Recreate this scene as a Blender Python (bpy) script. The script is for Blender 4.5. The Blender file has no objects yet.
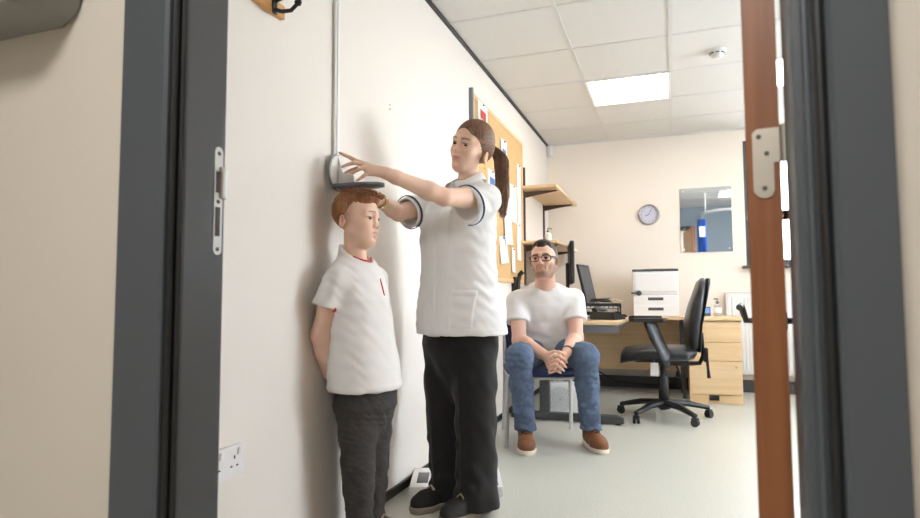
import bpy, bmesh, math, random
import numpy as np
from mathutils import Vector, Matrix, Euler
random.seed(7); rng = np.random.default_rng(5)
S = bpy.context.scene; C = S.collection
PI = math.pi

# ------------------------------------------------------------------ materials
def lin(h):
    h = h.lstrip('#'); v = [int(h[i:i+2], 16)/255 for i in (0, 2, 4)]
    return tuple(((c+.055)/1.055)**2.4 if c > .04045 else c/12.92 for c in v)
def mat(name, col, rough=.5, metal=0, bump=0, bscale=40, var=0, vscale=8, spec=.5, coat=0, stretch=(1, 1, 1), sss=0, sheen=0):
    m = bpy.data.materials.new(name); m.use_nodes = True
    nt = m.node_tree; b = nt.nodes['Principled BSDF']
    c = lin(col) if isinstance(col, str) else col
    b.inputs['Base Color'].default_value = (*c, 1); b.inputs['Roughness'].default_value = rough
    b.inputs['Metallic'].default_value = metal; b.inputs['Specular IOR Level'].default_value = spec
    b.inputs['Coat Weight'].default_value = coat
    if sheen: b.inputs['Sheen Weight'].default_value = sheen
    if sss:
        b.inputs['Subsurface Weight'].default_value = sss
        b.inputs['Subsurface Radius'].default_value = (.012, .004, .002); b.inputs['Subsurface Scale'].default_value = 1
    if bump or var:
        tc = nt.nodes.new('ShaderNodeTexCoord'); mp = nt.nodes.new('ShaderNodeMapping')
        mp.inputs['Scale'].default_value = stretch; nt.links.new(tc.outputs['Object'], mp.inputs['Vector'])
    if var:
        n = nt.nodes.new('ShaderNodeTexNoise'); n.inputs['Scale'].default_value = vscale; n.inputs['Detail'].default_value = 5
        nt.links.new(mp.outputs['Vector'], n.inputs['Vector'])
        r = nt.nodes.new('ShaderNodeValToRGB')
        r.color_ramp.elements[0].color = (*[x*(1-var) for x in c], 1); r.color_ramp.elements[1].color = (*[min(1, x*(1+var)) for x in c], 1)
        r.color_ramp.elements[0].position = .3; r.color_ramp.elements[1].position = .7
        nt.links.new(n.outputs['Fac'], r.inputs['Fac']); nt.links.new(r.outputs['Color'], b.inputs['Base Color'])
    if bump:
        n2 = nt.nodes.new('ShaderNodeTexNoise'); n2.inputs['Scale'].default_value = bscale; n2.inputs['Detail'].default_value = 3
        nt.links.new(mp.outputs['Vector'], n2.inputs['Vector'])
        bp = nt.nodes.new('ShaderNodeBump'); bp.inputs['Strength'].default_value = bump; bp.inputs['Distance'].default_value = .01
        nt.links.new(n2.outputs['Fac'], bp.inputs['Height']); nt.links.new(bp.outputs['Normal'], b.inputs['Normal'])
    return m
def wood(name, c1, c2, axis='x', rough=.45, scale=14):
    m = mat(name, c1, rough); nt = m.node_tree; b = nt.nodes['Principled BSDF']
    tc = nt.nodes.new('ShaderNodeTexCoord'); mp = nt.nodes.new('ShaderNodeMapping')
    s = [scale*1.6]*3; s['xyz'.index(axis)] = scale*.09; mp.inputs['Scale'].default_value = s
    n = nt.nodes.new('ShaderNodeTexNoise'); n.inputs['Scale'].default_value = 2.2; n.inputs['Detail'].default_value = 6; n.inputs['Distortion'].default_value = .6
    r = nt.nodes.new('ShaderNodeValToRGB'); r.color_ramp.elements[0].color = (*lin(c1), 1); r.color_ramp.elements[1].color = (*lin(c2), 1)
    r.color_ramp.elements[0].position = .35; r.color_ramp.elements[1].position = .68
    nt.links.new(tc.outputs['Object'], mp.inputs['Vector']); nt.links.new(mp.outputs['Vector'], n.inputs['Vector'])
    nt.links.new(n.outputs['Fac'], r.inputs['Fac']); nt.links.new(r.outputs['Color'], b.inputs['Base Color'])
    return m
def emit(name, col, st):
    m = bpy.data.materials.new(name); m.use_nodes = True; nt = m.node_tree; b = nt.nodes['Principled BSDF']
    b.inputs['Base Color'].default_value = (*lin(col), 1)
    b.inputs['Emission Color'].default_value = (*lin(col), 1); b.inputs['Emission Strength'].default_value = st
    return m
def attr_mat(name, rough=.5, sss=0, bump=0, bscale=300, spec=.4):
    m = mat(name, '#ffffff', rough, bump=bump, bscale=bscale, sss=sss, spec=spec); nt = m.node_tree
    a = nt.nodes.new('ShaderNodeAttribute'); a.attribute_name = 'Col'
    nt.links.new(a.outputs['Color'], nt.nodes['Principled BSDF'].inputs['Base Color']); return m

M = {}
M['wall'] = mat('wall_paint', '#efe5d9', .6, bump=.04, bscale=90)
M['wall_l'] = mat('wall_paint_left', '#ede6de', .55, bump=.04, bscale=90)
M['wall_front'] = mat('wall_paint_blue_grey', '#8d98a3', .6, bump=.04, bscale=90)
M['wall_corr'] = mat('wall_paint_corridor', '#d6cdc1', .65, bump=.04, bscale=90)
M['floor'] = mat('vinyl_floor', '#c8c8be', .30, var=.10, vscale=110, bump=.02, bscale=300)
M['skirt'] = mat('coved_vinyl', '#bdbdb3', .35, var=.08, vscale=110)
M['black_strip'] = mat('black_strip', '#2b2a2a', .5)
M['tile'] = mat('ceiling_tile', '#e0ddd8', .85, bump=.18, bscale=260, var=.02, vscale=300)
M['tbar'] = mat('ceiling_bar', '#d9d6d2', .5)
M['frame'] = mat('dark_grey_gloss', '#50555a', .38, spec=.5, bump=.02, bscale=30)
M['groove'] = mat('black_groove_shade', '#1b1c1d', .45)  # black that paints in the shade of the frame grooves
M['door'] = wood('door_veneer', '#cb8743', '#dca05c', 'z', .35, 10)
M['lipping'] = wood('door_lipping', '#84502d', '#995e37', 'z', .4, 12)
M['steel'] = mat('satin_steel', '#b9b4aa', .35, .85)
M['steel_w'] = mat('galvanised_steel', '#cfcfcd', .4, .6)
M['chrome'] = mat('chrome', '#d8d8d8', .15, 1)
M['beech'] = wood('beech_laminate', '#dcbb8e', '#e6c9a2', 'x', .4, 9)
M['beech_z'] = wood('beech_front', '#dcb98a', '#e6c8a0', 'x', .4, 6)
M['beech_e'] = wood('beech_edge', '#d9b27c', '#e4c08d', 'x', .45, 9)
M['pine'] = wood('pine_rail', '#c8904e', '#d9a866', 'y', .5, 12)
M['white_p'] = mat('white_plastic', '#eeeceb', .4)
M['offwhite_p'] = mat('offwhite_plastic', '#dfdcd6', .45)
M['grey_p'] = mat('grey_plastic', '#8f9499', .45)
M['dgrey_p'] = mat('dark_grey_plastic', '#4a4c50', .45)
M['grey_m'] = mat('grey_metal', '#7d828a', .4, .3)
M['dgrey_m'] = mat('dark_grey_metal', '#4c4e50', .45, .2)
M['black_p'] = mat('black_plastic', '#1c1c1e', .45)
M['black_l'] = mat('black_leatherette', '#222225', .33, bump=.15, bscale=160)
M['brown_m'] = mat('brown_metal', '#4b4038', .5, .2)
M['cork'] = mat('cork', '#cba674', .9, var=.16, vscale=160, bump=.2, bscale=220)
M['paper'] = mat('paper', '#f2f1ef', .7)
M['blue_f'] = mat('blue_fabric', '#2f3c66', .85, bump=.2, bscale=350, sheen=.2)
M['mirror'] = mat('mirror_silver', '#e6eaec', .02, 1)
M['blue_curtain'] = mat('blue_curtain', '#3f74cc', .75, var=.1, vscale=30)
M['screen'] = mat('monitor_screen', '#17181b', .2)
M['glass'] = mat('window_glass', '#ffffff', .02)
g = M['glass'].node_tree.nodes['Principled BSDF']; g.inputs['Transmission Weight'].default_value = 1; g.inputs['IOR'].default_value = 1.05
M['clear'] = mat('clear_plastic', '#f4f6f6', .1); g = M['clear'].node_tree.nodes['Principled BSDF']; g.inputs['Transmission Weight'].default_value = .7
M['panel'] = emit('led_diffuser', '#fff6ea', 7.5)
M['lcd'] = emit('lcd_blue', '#5a86c8', .5)
M['lav'] = mat('clock_face', '#c9c8da', .5)
M['taupe'] = mat('clock_rim', '#aaa3a1', .35)
M['ink'] = mat('print_ink', '#9297a8', .8)
M['red_ink'] = mat('print_red', '#b8403c', .8)
M['teal_ink'] = mat('print_blue', '#5877b0', .8)
M['grille'] = mat('pale_grey_grille', '#c6c8ca', .5)
M['disp'] = mat('dispenser_grey', '#8d8d88', .35)

# ------------------------------------------------------------------ mesh helpers
def new_bm(): return bmesh.new()
def box(bm, c, s, rot=None, bev=0, seg=2):
    t = bmesh.new(); bmesh.ops.create_cube(t, size=1)
    bmesh.ops.scale(t, vec=s, verts=t.verts)
    if bev: bmesh.ops.bevel(t, geom=list(t.edges), offset=bev, segments=seg, profile=.5, affect='EDGES')
    if rot is not None: bmesh.ops.transform(t, matrix=(rot if isinstance(rot, Matrix) else Euler(rot).to_matrix()).to_4x4(), verts=t.verts)
    bmesh.ops.translate(t, vec=c, verts=t.verts); merge(bm, t); return bm
def merge(bm, t):
    me = bpy.data.meshes.new('tmp'); t.to_mesh(me); t.free(); bm.from_mesh(me); bpy.data.meshes.remove(me)
def tube(bm, pts, r, n=10, closed=False, flat=None):
    """sweep of a round (or flattened) section along points; r scalar or list"""
    P = [Vector(p) for p in pts]; R = r if isinstance(r, (list, tuple, np.ndarray)) else [r]*len(P)
    rings = []; up = None
    for i, p in enumerate(P):
        if closed: t = P[(i+1) % len(P)]-P[i-1]
        else: t = P[min(i+1, len(P)-1)]-P[max(i-1, 0)]
        t.normalize()
        if up is None: up = Vector((0, 0, 1)) if abs(t.z) < .9 else Vector((1, 0, 0))
        a = t.cross(up)
        if a.length < 1e-5: a = t.orthogonal()
        a.normalize(); b = a.cross(t).normalized(); up = b
        f = flat or (1, 1)
        rings.append([bm.verts.new(p+R[i]*(f[0]*math.cos(2*PI*k/n)*a+f[1]*math.sin(2*PI*k/n)*b)) for k in range(n)])
    m = len(rings)
    for i in range(m if closed else m-1):
        q, w = rings[i], rings[(i+1) % m]
        for k in range(n): bm.faces.new((q[k], q[(k+1) % n], w[(k+1) % n], w[k]))
    if not closed: bm.faces.new(rings[0][::-1]); bm.faces.new(rings[-1])
    return bm
def cyl(bm, a, b, r, n=20, r2=None): return tube(bm, [a, b], [r, r if r2 is None else r2], n)
def lathe(bm, prof, n=28, c=(0, 0, 0), rot=None):
    """prof: list of (radius, z); ends on the axis are closed"""
    t = bmesh.new(); rings = []
    for r, z in prof: rings.append([t.verts.new((r*math.cos(2*PI*k/n), r*math.sin(2*PI*k/n), z)) for k in range(n)] if r > 1e-6 else [t.verts.new((0, 0, z))])
    for q, w in zip(rings, rings[1:]):
        for k in range(n):
            k2 = (k+1) % n
            if len(q) == 1 and len(w) == 1: continue
            if len(q) == 1: t.faces.new((q[0], w[k2], w[k]))
            elif len(w) == 1: t.faces.new((q[k], q[k2], w[0]))
            else: t.faces.new((q[k], q[k2], w[k2], w[k]))
    if len(rings[0]) > 1: t.faces.new(rings[0][::-1])
    if len(rings[-1]) > 1: t.faces.new(rings[-1])
    if rot is not None: bmesh.ops.transform(t, matrix=(rot if isinstance(rot, Matrix) else Euler(rot).to_matrix()).to_4x4(), verts=t.verts)
    bmesh.ops.translate(t, vec=c, verts=t.verts); merge(bm, t); return bm
def prism(bm, poly, z0, z1, mtx=None, bev=0):
    """polygon in xy extruded along z, then transformed"""
    t = bmesh.new(); a = [t.verts.new((x, y, z0)) for x, y in poly]; b = [t.verts.new((x, y, z1)) for x, y in poly]
    n = len(poly); t.faces.new(a[::-1]); t.faces.new(b)
    for i in range(n): t.faces.new((a[i], a[(i+1) % n], b[(i+1) % n], b[i]))
    if bev: bmesh.ops.bevel(t, geom=list(t.edges), offset=bev, segments=2, profile=.5, affect='EDGES')
    if mtx is not None: bmesh.ops.transform(t, matrix=mtx.to_4x4(), verts=t.verts)
    merge(bm, t); return bm
def rrect(w, h, r, n=5):
    p = []
    for cx, cy, a0 in ((w/2-r, h/2-r, 0), (-w/2+r, h/2-r, 90), (-w/2+r, -h/2+r, 180), (w/2-r, -h/2+r, 270)):
        for k in range(n+1): a = math.radians(a0+90*k/n); p.append((cx+r*math.cos(a), cy+r*math.sin(a)))
    return p
XZ = Matrix(((1, 0, 0), (0, 0, -1), (0, 1, 0)))           # prism plane -> facing -y (x right, z up)
YZ = Matrix(((0, 0, 1), (1, 0, 0), (0, 1, 0)))            # prism plane -> facing +x (y right, z up)
def link(name, me, m, parent=None, smooth=True, ang=35):
    o = bpy.data.objects.new(name, me); C.objects.link(o)
    if m: me.materials.append(m)
    if parent: o.parent = parent
    if smooth:
        me.polygons.foreach_set('use_smooth', [True]*len(me.polygons))
        if ang: 
            try: me.set_sharp_from_angle(angle=math.radians(ang))
            except Exception: pass
    return o
def obj(name, bm, m, parent=None, smooth=True, ang=35):
    bmesh.ops.recalc_face_normals(bm, faces=bm.faces)
    me = bpy.data.meshes.new(name); bm.to_mesh(me); bm.free()
    return link(name, me, m, parent, smooth, ang)
def thing(name, label, cat, loc=(0, 0, 0), rz=0, group=None):
    o = bpy.data.objects.new(name, None); C.objects.link(o); o.empty_display_size = .1
    o.location = loc; o.rotation_euler = (0, 0, rz); o['label'] = label; o['category'] = cat
    if group: o['group'] = group
    return o
def tag(o, label, cat, group=None):
    o['label'] = label; o['category'] = cat
    if group: o['group'] = group
    return o
def struct(o): o['kind'] = 'structure'; return o
def place(o, loc, rz=0): o.location = loc; o.rotation_euler = (0, 0, rz); return o

# ------------------------------------------------------------------ the room
XW, YB, XR, YF, HC = -1.1875, 6.148, 2.35, .95, 2.46       # left wall, back wall, right wall, front wall (room side), ceiling
YC = .80                                                  # corridor side of the front wall
b = new_bm(); box(b, (.3, 2.4, -.05), (6.2, 7.9, .1)); struct(obj('floor', b, M['floor'], smooth=False))
b = new_bm(); box(b, (.58, 3.55, HC+.05), (3.8, 5.5, .1)); struct(obj('ceiling', b, M['tile'], smooth=False))
# suspended grid: bars every 0.6 m
b = new_bm()
k = 0; x = -.567
while x < XR: box(b, (x, (YF+YB)/2, HC-.002), (.024, YB-YF, .006)); x += .6
y = 3.78-.6*5
while y < YB:
    if y > YF+.02: box(b, ((XW+XR)/2, y, HC-.0012), (XR-XW, .024, .004))
    y += .6
struct(obj('trim_1', b, M['tbar'], smooth=False))
b = new_bm(); box(b, (XW+.008, (YF+YB)/2, HC-.008), (.018, YB-YF, .022)); struct(obj('trim_2', b, M['black_strip'], smooth=False))
b = new_bm(); box(b, ((XW+XR)/2, YB-.01, HC-.006), (XR-XW, .02, .02)); struct(obj('trim_3', b, M['tbar'], smooth=False))
b = new_bm(); box(b, (XW-.06, (.90+YB+.15)/2, 1.23), (.12, YB+.15-.90, 2.56)); struct(obj('wall_left', b, M['wall_l'], smooth=False))
# back wall with the window opening
wx0, wx1, wz0, wz1 = .665, 2.0, 1.16, 2.34
b = new_bm()
box(b, ((XW+wx0)/2-.06, YB+.06, 1.23), (wx0-XW+.12, .12, 2.56)); box(b, ((wx1+XR)/2+.06, YB+.06, 1.23), (XR-wx1+.12, .12, 2.56))
box(b, ((wx0+wx1)/2, YB+.06, wz0/2-.025), (wx1-wx0, .12, wz0+.05)); box(b, ((wx0+wx1)/2, YB+.06, (wz1+2.51)/2), (wx1-wx0, .12, 2.51-wz1))
struct(obj('wall_back', b, M['wall'], smooth=False))
# right wall with a second, wider window (outside the frame, it lights the room)
rx0, rx1, rz0, rz1 = 2.0, 5.2, .95, 2.3
b = new_bm(); X = XR+.06
box(b, (X, (YF+rx0)/2, 1.23), (.12, rx0-YF, 2.56)); box(b, (X, (rx1+YB)/2, 1.23), (.12, YB-rx1, 2.56))
box(b, (X, (rx0+rx1)/2, rz0/2-.025), (.12, rx1-rx0, rz0+.05)); box(b, (X, (rx0+rx1)/2, (rz1+2.51)/2), (.12, rx1-rx0, 2.51-rz1))
struct(obj('wall_right', b, M['wall'], smooth=False))
def window(name, x0, x1, z0, z1, mtx, mull):
    fr = new_bm(); w = .055
    for a in ([x0+w/2, x1-w/2]+mull): box(fr, (a, .0, (z0+z1)/2), (w, .07, z1-z0), bev=.004)
    for z in (z0+w/2, z1-w/2): box(fr, ((x0+x1)/2, .0, z), (x1-x0-2*w, .066, w), bev=.004)
    o = struct(obj(name, fr, M['dgrey_p'], smooth=False)); o.matrix_world = mtx
    p = new_bm(); box(p, ((x0+x1)/2, .0, (z0+z1)/2), (x1-x0-2*w, .006, z1-z0-2*w)); obj('window_pane', p, M['glass'], o, smooth=False)
    s_ = new_bm(); box(s_, ((x0+x1)/2, -.075, z0-.012), (x1-x0+.08, .12, .025), bev=.005); obj('window_sill', s_, M['dgrey_p'], o, smooth=False)
    return o
W1 = window('window_1', wx0, wx1, wz0, wz1, Matrix.Translation((0, YB+.06, 0)), [1.33])
bl = new_bm(); box(bl, (wx0+.05, -.055, 1.9), (.012, .012, .8)); box(bl, (wx0+.075, -.06, 1.45), (.022, .014, .14), bev=.004)
obj('blind_cord', bl, M['white_p'], W1)
window('window_2', rx0, rx1, rz0, rz1, Matrix.Translation((XR+.06, 0, 0)) @ Matrix(((0, -1, 0, 0), (1, 0, 0, 0), (0, 0, 1, 0), (0, 0, 0, 1))) , [3.05, 4.15])
# front wall (doorway) - room side painted blue grey, corridor side cream: two leaves
dx0, dx1, dz = -.86, .225, 2.12
def leafwall(name, y0, y1, m, xl, xr):
    b = new_bm(); yc, t = (y0+y1)/2, y1-y0
    box(b, ((xl+dx0)/2, yc, 1.23), (dx0-xl, t, 2.56)); box(b, ((dx1+xr)/2, yc, 1.23), (xr-dx1, t, 2.56))
    box(b, ((dx0+dx1)/2, yc, (dz+2.51)/2), (dx1-dx0, t, 2.51-dz)); return struct(obj(name, b, m, smooth=False))
leafwall('wall_front', .875, YF, M['wall_front'], XW, XR)
leafwall('wall_corridor', YC, .875, M['wall_corr'], -2.8, XR+.1)
b = new_bm(); box(b, (.3, -1.36, 1.23), (6.2, .12, 2.56)); struct(obj('wall_opposite', b, M['wall_corr'], smooth=False))
for nm, x in (('wall_skyblock_left', -2.86), ('wall_skyblock_right', 2.5)): b = new_bm(); box(b, (x, -.28, 1.23), (.12, 2.2, 2.56)); struct(obj(nm, b, M['wall_corr'], smooth=False))  # unseen end walls, added to keep blue sky light out of the corridor
b = new_bm(); box(b, (.3, -.28, HC+.05), (6.2, 2.2, .1)); struct(obj('ceiling_corridor', b, M['tile'], smooth=False))
# skirtings: coved vinyl with a dark cap strip
b = new_bm(); box(b, (XW+.004, (YF+YB)/2, .012), (.008, YB-YF, .024)); box(b, (XW+.006, (YF+YB)/2, .030), (.012, YB-YF, .020)); struct(obj('baseboard_left', b, M['black_strip'], smooth=False))
b = new_bm(); box(b, ((XW+XR)/2, YB-.005, .05), (XR-XW, .01, .1)); box(b, ((XW+XR)/2, YB-.007, .105), (XR-XW, .014, .014)); struct(obj('baseboard_back', b, M['dgrey_p'], smooth=False))

# door frame (dark grey) : profiles extruded in z, header across
def ext(poly, z0, z1): bb = new_bm(); prism(bb, poly, z0, z1); return bb
zt = 2.06
L_arch = [(-.895, .775), (-.803, .775), (-.798, .780), (-.798, .80), (-.895, .80)]
L_mould = [(-.798, .786), (-.792, .782), (-.787, .79), (-.787, .80), (-.798, .80)]
R_arch = [(.237, .80), (.237, .775), (.181, .775), (.176, .780), (.176, .80)]
fr = new_bm()
prism(fr, L_arch, 0, zt+.09); prism(fr, R_arch, 0, zt+.09)
prism(fr, [(-.86, .80), (-.778, .80), (-.776, .803), (-.776, .868), (-.779, .871), (-.86, .871)], 0, zt)      # left lining and stop
prism(fr, [(-.86, .871), (-.806, .871), (-.806, .931), (-.809, .934), (-.86, .934)], 0, zt+.02)                 # left rebate
prism(fr, [(.225, .80), (.166, .80), (.166, .832), (.151, .834), (.149, .838), (.149, .868), (.152, .871), (.159, .873), (.159, .955), (.225, .958)], 0, zt)
tube(fr, [(.1625, .82, 0), (.1625, .82, zt)], .005, 10)
box(fr, (-.33, .7875, zt+.045), (.96, .025, .09)); box(fr, (-.32, .879, zt+.02), (1.08, .155, .04))
F1 = struct(obj('trim_4', fr, M['frame'], ang=30))
gz = new_bm(); tube(gz, [(-.7925, .790, 0), (-.7925, .790, zt)], .0070, 10); tube(gz, [(.171, .792, 0), (.171, .792, zt)], .0060, 10); tube(gz, [(-.781, .797, 0), (-.781, .797, zt)], .0050, 10); box(gz, (-.7905, .8005, zt/2), (.021, .004, zt-.005)); box(gz, (.1705, .8005, zt/2), (.010, .004, zt-.005)); obj('groove_shade', gz, M['groove'], F1, smooth=False)  # black beads and strips stand in for the frame's shadow gaps
pl = new_bm(); Mx = Matrix.Translation((-.806, .905, 1.068)).to_3x3()
def on_left_jamb(poly, t): 
    bb = bmesh.new(); prism(bb, poly, 0, t, YZ); bmesh.ops.translate(bb, vec=(-.806, .912, 1.06), verts=bb.verts); return bb
sp = rrect(.022, .205, .0105, 6)
bb = on_left_jamb(sp, .003); merge(pl, bb); box(pl, (-.8025, .924, 1.095), (.007, .020, .062), bev=.004)
sk = obj('strike_plate', pl, M['steel_w'], F1)
hl = new_bm()
for z, h in ((1.095, .04), (1.02, .055)): box(hl, (-.8026, .911, z), (.0015, .011, h))
for z in (1.150, 1.058, .968): cyl(hl, (-.8035, .912, z), (-.8020, .912, z), .004, 10)
obj('latch_slot', hl, M['brown_m'], sk, smooth=False)

# door leaf, open a little beyond square
T = .046
D1 = bpy.data.objects.new('door_1', None); C.objects.link(D1); struct(D1)
D1.location = (.157, .985, 0); D1.rotation_euler = (0, 0, math.atan2(1, .15)-PI/2)   # local +y runs along the leaf, local x=-T..0 is its thickness
d = new_bm(); box(d, (-T/2, .452, 1.01), (T, .888, 2.0), bev=.002); obj('door_leaf', d, M['door'], D1, smooth=False)
d = new_bm(); box(d, (-T/2, .004, 1.01), (T, .008, 2.0), bev=.001); box(d, (-T/2, .9, 1.01), (T, .008, 2.0), bev=.001); obj('lipping', d, M['lipping'], D1, smooth=False)
def hinge(z):
    h = new_bm()
    poly = [(-.008, .05), (-.030, .05), (-.036, .044), (-.036, -.044), (-.030, -.052), (-.020, -.055), (-.012, -.052), (-.008, -.044), (-.008, -.002), (.0, -.002), (.0, .05)]
    t = bmesh.new(); prism(t, [(x*1.0, y) for x, y in poly], 0, .003, XZ); bmesh.ops.translate(t, vec=(-.001, .0, z), verts=t.verts); merge(h, t)
    cyl(h, (.006, -.004, z-.002), (.006, -.004, z+.052), .0065, 14); box(h, (.010, -.002, z+.024), (.012, .004, .05))
    o = obj('hinge', h, M['steel'], D1)
    q = new_bm()
    for x, y in ((-.028, .038), (-.018, .012), (-.022, -.04)): cyl(q, (x, -.0028, z+y), (x, -.0042, z+y), .0036, 12)
    obj('hinge_screw', q, M['dgrey_m'], o)
for z in (.22, 1.075, 1.80): hinge(z)
for sx, xo in ((-1, -T), (1, 0)):
    h = new_bm(); lathe(h, [(0, 0), (.026, 0), (.026, .006), (.022, .009), (0, .009)], 20, (xo, .83, .81), Euler((0, sx*PI/2, 0)))
    tube(h, [(xo+sx*.005, .83, .81), (xo+sx*.045, .83, .81), (xo+sx*.055, .81, .85), (xo+sx*.055, .72, .847)], [.009, .009, .0095, .008], 10)
    obj('door_handle', h, M['dgrey_m'], D1)
    h = new_bm(); lathe(h, [(0, 0), (.014, 0), (.012, .02), (.016, .03), (0, .034)], 16, (xo, .80, 1.09), Euler((0, sx*PI/2, 0))); obj('door_knob', h, M['lipping'], D1)
# ------------------------------------------------------------------ ceiling things
def panel(name_lab, x, y):
    t = thing('ceiling_light', name_lab, 'ceiling light', (x, y, HC), 0, 'ceiling light panels')
    b = new_bm()
    for sx, sy, w, h in ((0, .29, .6, .02), (0, -.29, .6, .02), (.29, 0, .02, .56), (-.29, 0, .02, .56)): box(b, (sx, sy, -.006), (w, h, .012))
    obj('frame', b, M['white_p'], t, smooth=False)
    b = new_bm(); box(b, (0, 0, -.006), (.56, .56, .006)); obj('diffuser', b, M['panel'], t, smooth=False)
panel('square lit ceiling panel in the second row, above the seated man and desk', -.267, 4.68)
panel('square lit ceiling panel partly hidden behind the open door edge', .933, 4.68)
panel('square lit ceiling panel above the curtain rail, seen in the mirror', .933, 2.28)
t = thing('smoke_detector', 'round white smoke detector on the ceiling tile right of the lit panel', 'smoke detector', (.316, 4.115, HC))
b = new_bm(); lathe(b, [(0, 0), (.052, 0), (.052, -.014), (.046, -.02), (0, -.02)]); obj('base', b, M['offwhite_p'], t)
b = new_bm(); lathe(b, [(.040, -.02), (.043, -.034), (.030, -.05), (.024, -.054), (0, -.054)]); obj('sensor_head', b, M['offwhite_p'], t)
b = new_bm()
for k in range(8): a = k*PI/4; box(b, (.040*math.cos(a), .040*math.sin(a), -.027), (.012, .018, .007), (0, 0, a))
obj('vent', b, M['dgrey_p'], t, smooth=False)
t = thing('alarm_sensor', 'small white alarm sensor in the corner below the ceiling', 'sensor', (XW+.035, YB-.035, 2.385))
b = new_bm(); box(b, (.0, 0, 0), (.065, .05, .115), (0, 0, -.75), .01); obj('housing', b, M['white_p'], t)
b = new_bm(); box(b, (.018, -.018, -.012), (.04, .012, .05), (0, 0, .8), .004); obj('lens', b, M['offwhite_p'], t)

# ------------------------------------------------------------------ corridor dispenser, hook rail, socket
t = thing('wall_dispenser', 'grey rounded dispenser on the corridor wall at upper left', 'dispenser', (-1.225, YC, 1.605))
b = new_bm(); t2 = bmesh.new(); prism(t2, rrect(.40, .43, .05, 8), 0, .11, XZ, .012); bmesh.ops.translate(t2, vec=(0, 0, 0), verts=t2.verts); merge(b, t2); obj('cover', b, M['disp'], t)
b = new_bm(); t2 = bmesh.new(); prism(t2, rrect(.37, .40, .045, 8), 0, .02, XZ); merge(b, t2); obj('back_plate', b, M['dgrey_p'], t)
b = new_bm()
b.free()
for x in (.04, .08):
    b = new_bm(); lathe(b, [(0, 0), (.008, 0), (.008, .003), (0, .003)], 14, (x, -.11, -.188), Euler((PI/2, 0, 0))); obj('screw_cap', b, M['dgrey_p'], t)

t = thing('coat_hook_rail', 'wooden rail with black hooks high on the left wall by the doorway', 'coat hook rail', (XW, 1.265, 1.805))
b = new_bm(); box(b, (.010, 0, 0), (.020, .70, .046), bev=.004); obj('board', b, M['pine'], t, smooth=False)
for y in (-.19, .05, .29):
    h = new_bm(); box(h, (.023, y, 0), (.006, .022, .06), bev=.003)
    tube(h, [(.022, y, .012), (.05, y, .018), (.078, y, .035), (.09, y, .058)], [.007, .007, .0065, .006], 10); lathe(h, [(0, -.011), (.008, -.008), (.011, 0), (.008, .008), (0, .011)], 12, (.091, y, .062))
    tube(h, [(.022, y, -.014), (.050, y, -.026), (.085, y, -.028), (.108, y, -.010)], [.007, .0065, .0065, .006], 10); lathe(h, [(0, -.012), (.009, -.008), (.012, 0), (.009, .008), (0, .012)], 12, (.110, y, -.006))
    obj('hook', h, M['black_p'], t)

t = thing('wall_socket', 'white double wall socket low on the left wall beside the door frame', 'socket', (XW, 1.385, .418))
b = new_bm(); prism(b, rrect(.146, .088, .008), 0, .012, YZ, .003); obj('face_plate', b, M['white_p'], t)
for y in (-.036, .036):
    b = new_bm(); box(b, (.0135, y+.018, .026), (.006, .012, .02), (0, .12, 0), .002); obj('switch', b, M['white_p'], t)
    b = new_bm(); box(b, (.0122, y, .012), (.002, .004, .009)); box(b, (.0122, y-.012, -.012), (.002, .007, .004)); box(b, (.0122, y+.012, -.012), (.002, .007, .004)); obj('pin_slot', b, M['black_p'], t, smooth=False)

b = new_bm(); lathe(b, [(0, 0), (.004, 0), (.003, .002), (0, .002)], 10, (0, 0, 0), Euler((0, PI/2, 0))); box(b, (.001, 0, -.02), (.002, .006, .008))
o = tag(obj('wall_plug', b, M['grey_p']), 'tiny leftover fixing plug on the bare wall above the boy', 'wall plug'); o.location = (XW, 2.43, 1.753)

# ------------------------------------------------------------------ stadiometer
SY = 1.955
t = thing('stadiometer', 'wall mounted height measure with rod, round slider and head plate', 'height measure', (XW, SY, 0))
b = new_bm(); box(b, (.006, 0, 1.83), (.012, .036, 1.10), bev=.002); obj('rail', b, M['offwhite_p'], t, smooth=False)
b = new_bm(); box(b, (.0135, .006, 1.83), (.004, .018, 1.10)); obj('scale_strip', b, M['white_p'], t, smooth=False)
b = new_bm(); lathe(b, [(0, 0), (.066, 0), (.068, .004), (.066, .010), (.058, .014), (0, .015)], 40, (.016, 0, 1.343), Euler((0, PI/2, 0))); obj('slider_disc', b, M['offwhite_p'], t)
b = new_bm(); tube(b, [(.020, .0665*math.cos(a), 1.343+.0665*math.sin(a)) for a in np.linspace(0, 2*PI, 40, endpoint=False)], .0045, 8, True); obj('rim', b, M['grey_p'], t)
b = new_bm()
prism(b, [(.02, 1.297), (.10, 1.297), (.095, 1.328), (.045, 1.34), (.035, 1.40), (.02, 1.40)], -.02, .02, XZ, .004); obj('slider_block', b, M['offwhite_p'], t)
b = new_bm(); pp = [(.02, -.045), (.10, -.05), (.16, -.045), (.20, -.028), (.212, 0), (.20, .028), (.16, .045), (.10, .05), (.02, .045)]
prism(b, pp, 1.283, 1.295, None, .003); obj('head_plate', b, M['grey_m'], t)

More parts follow.
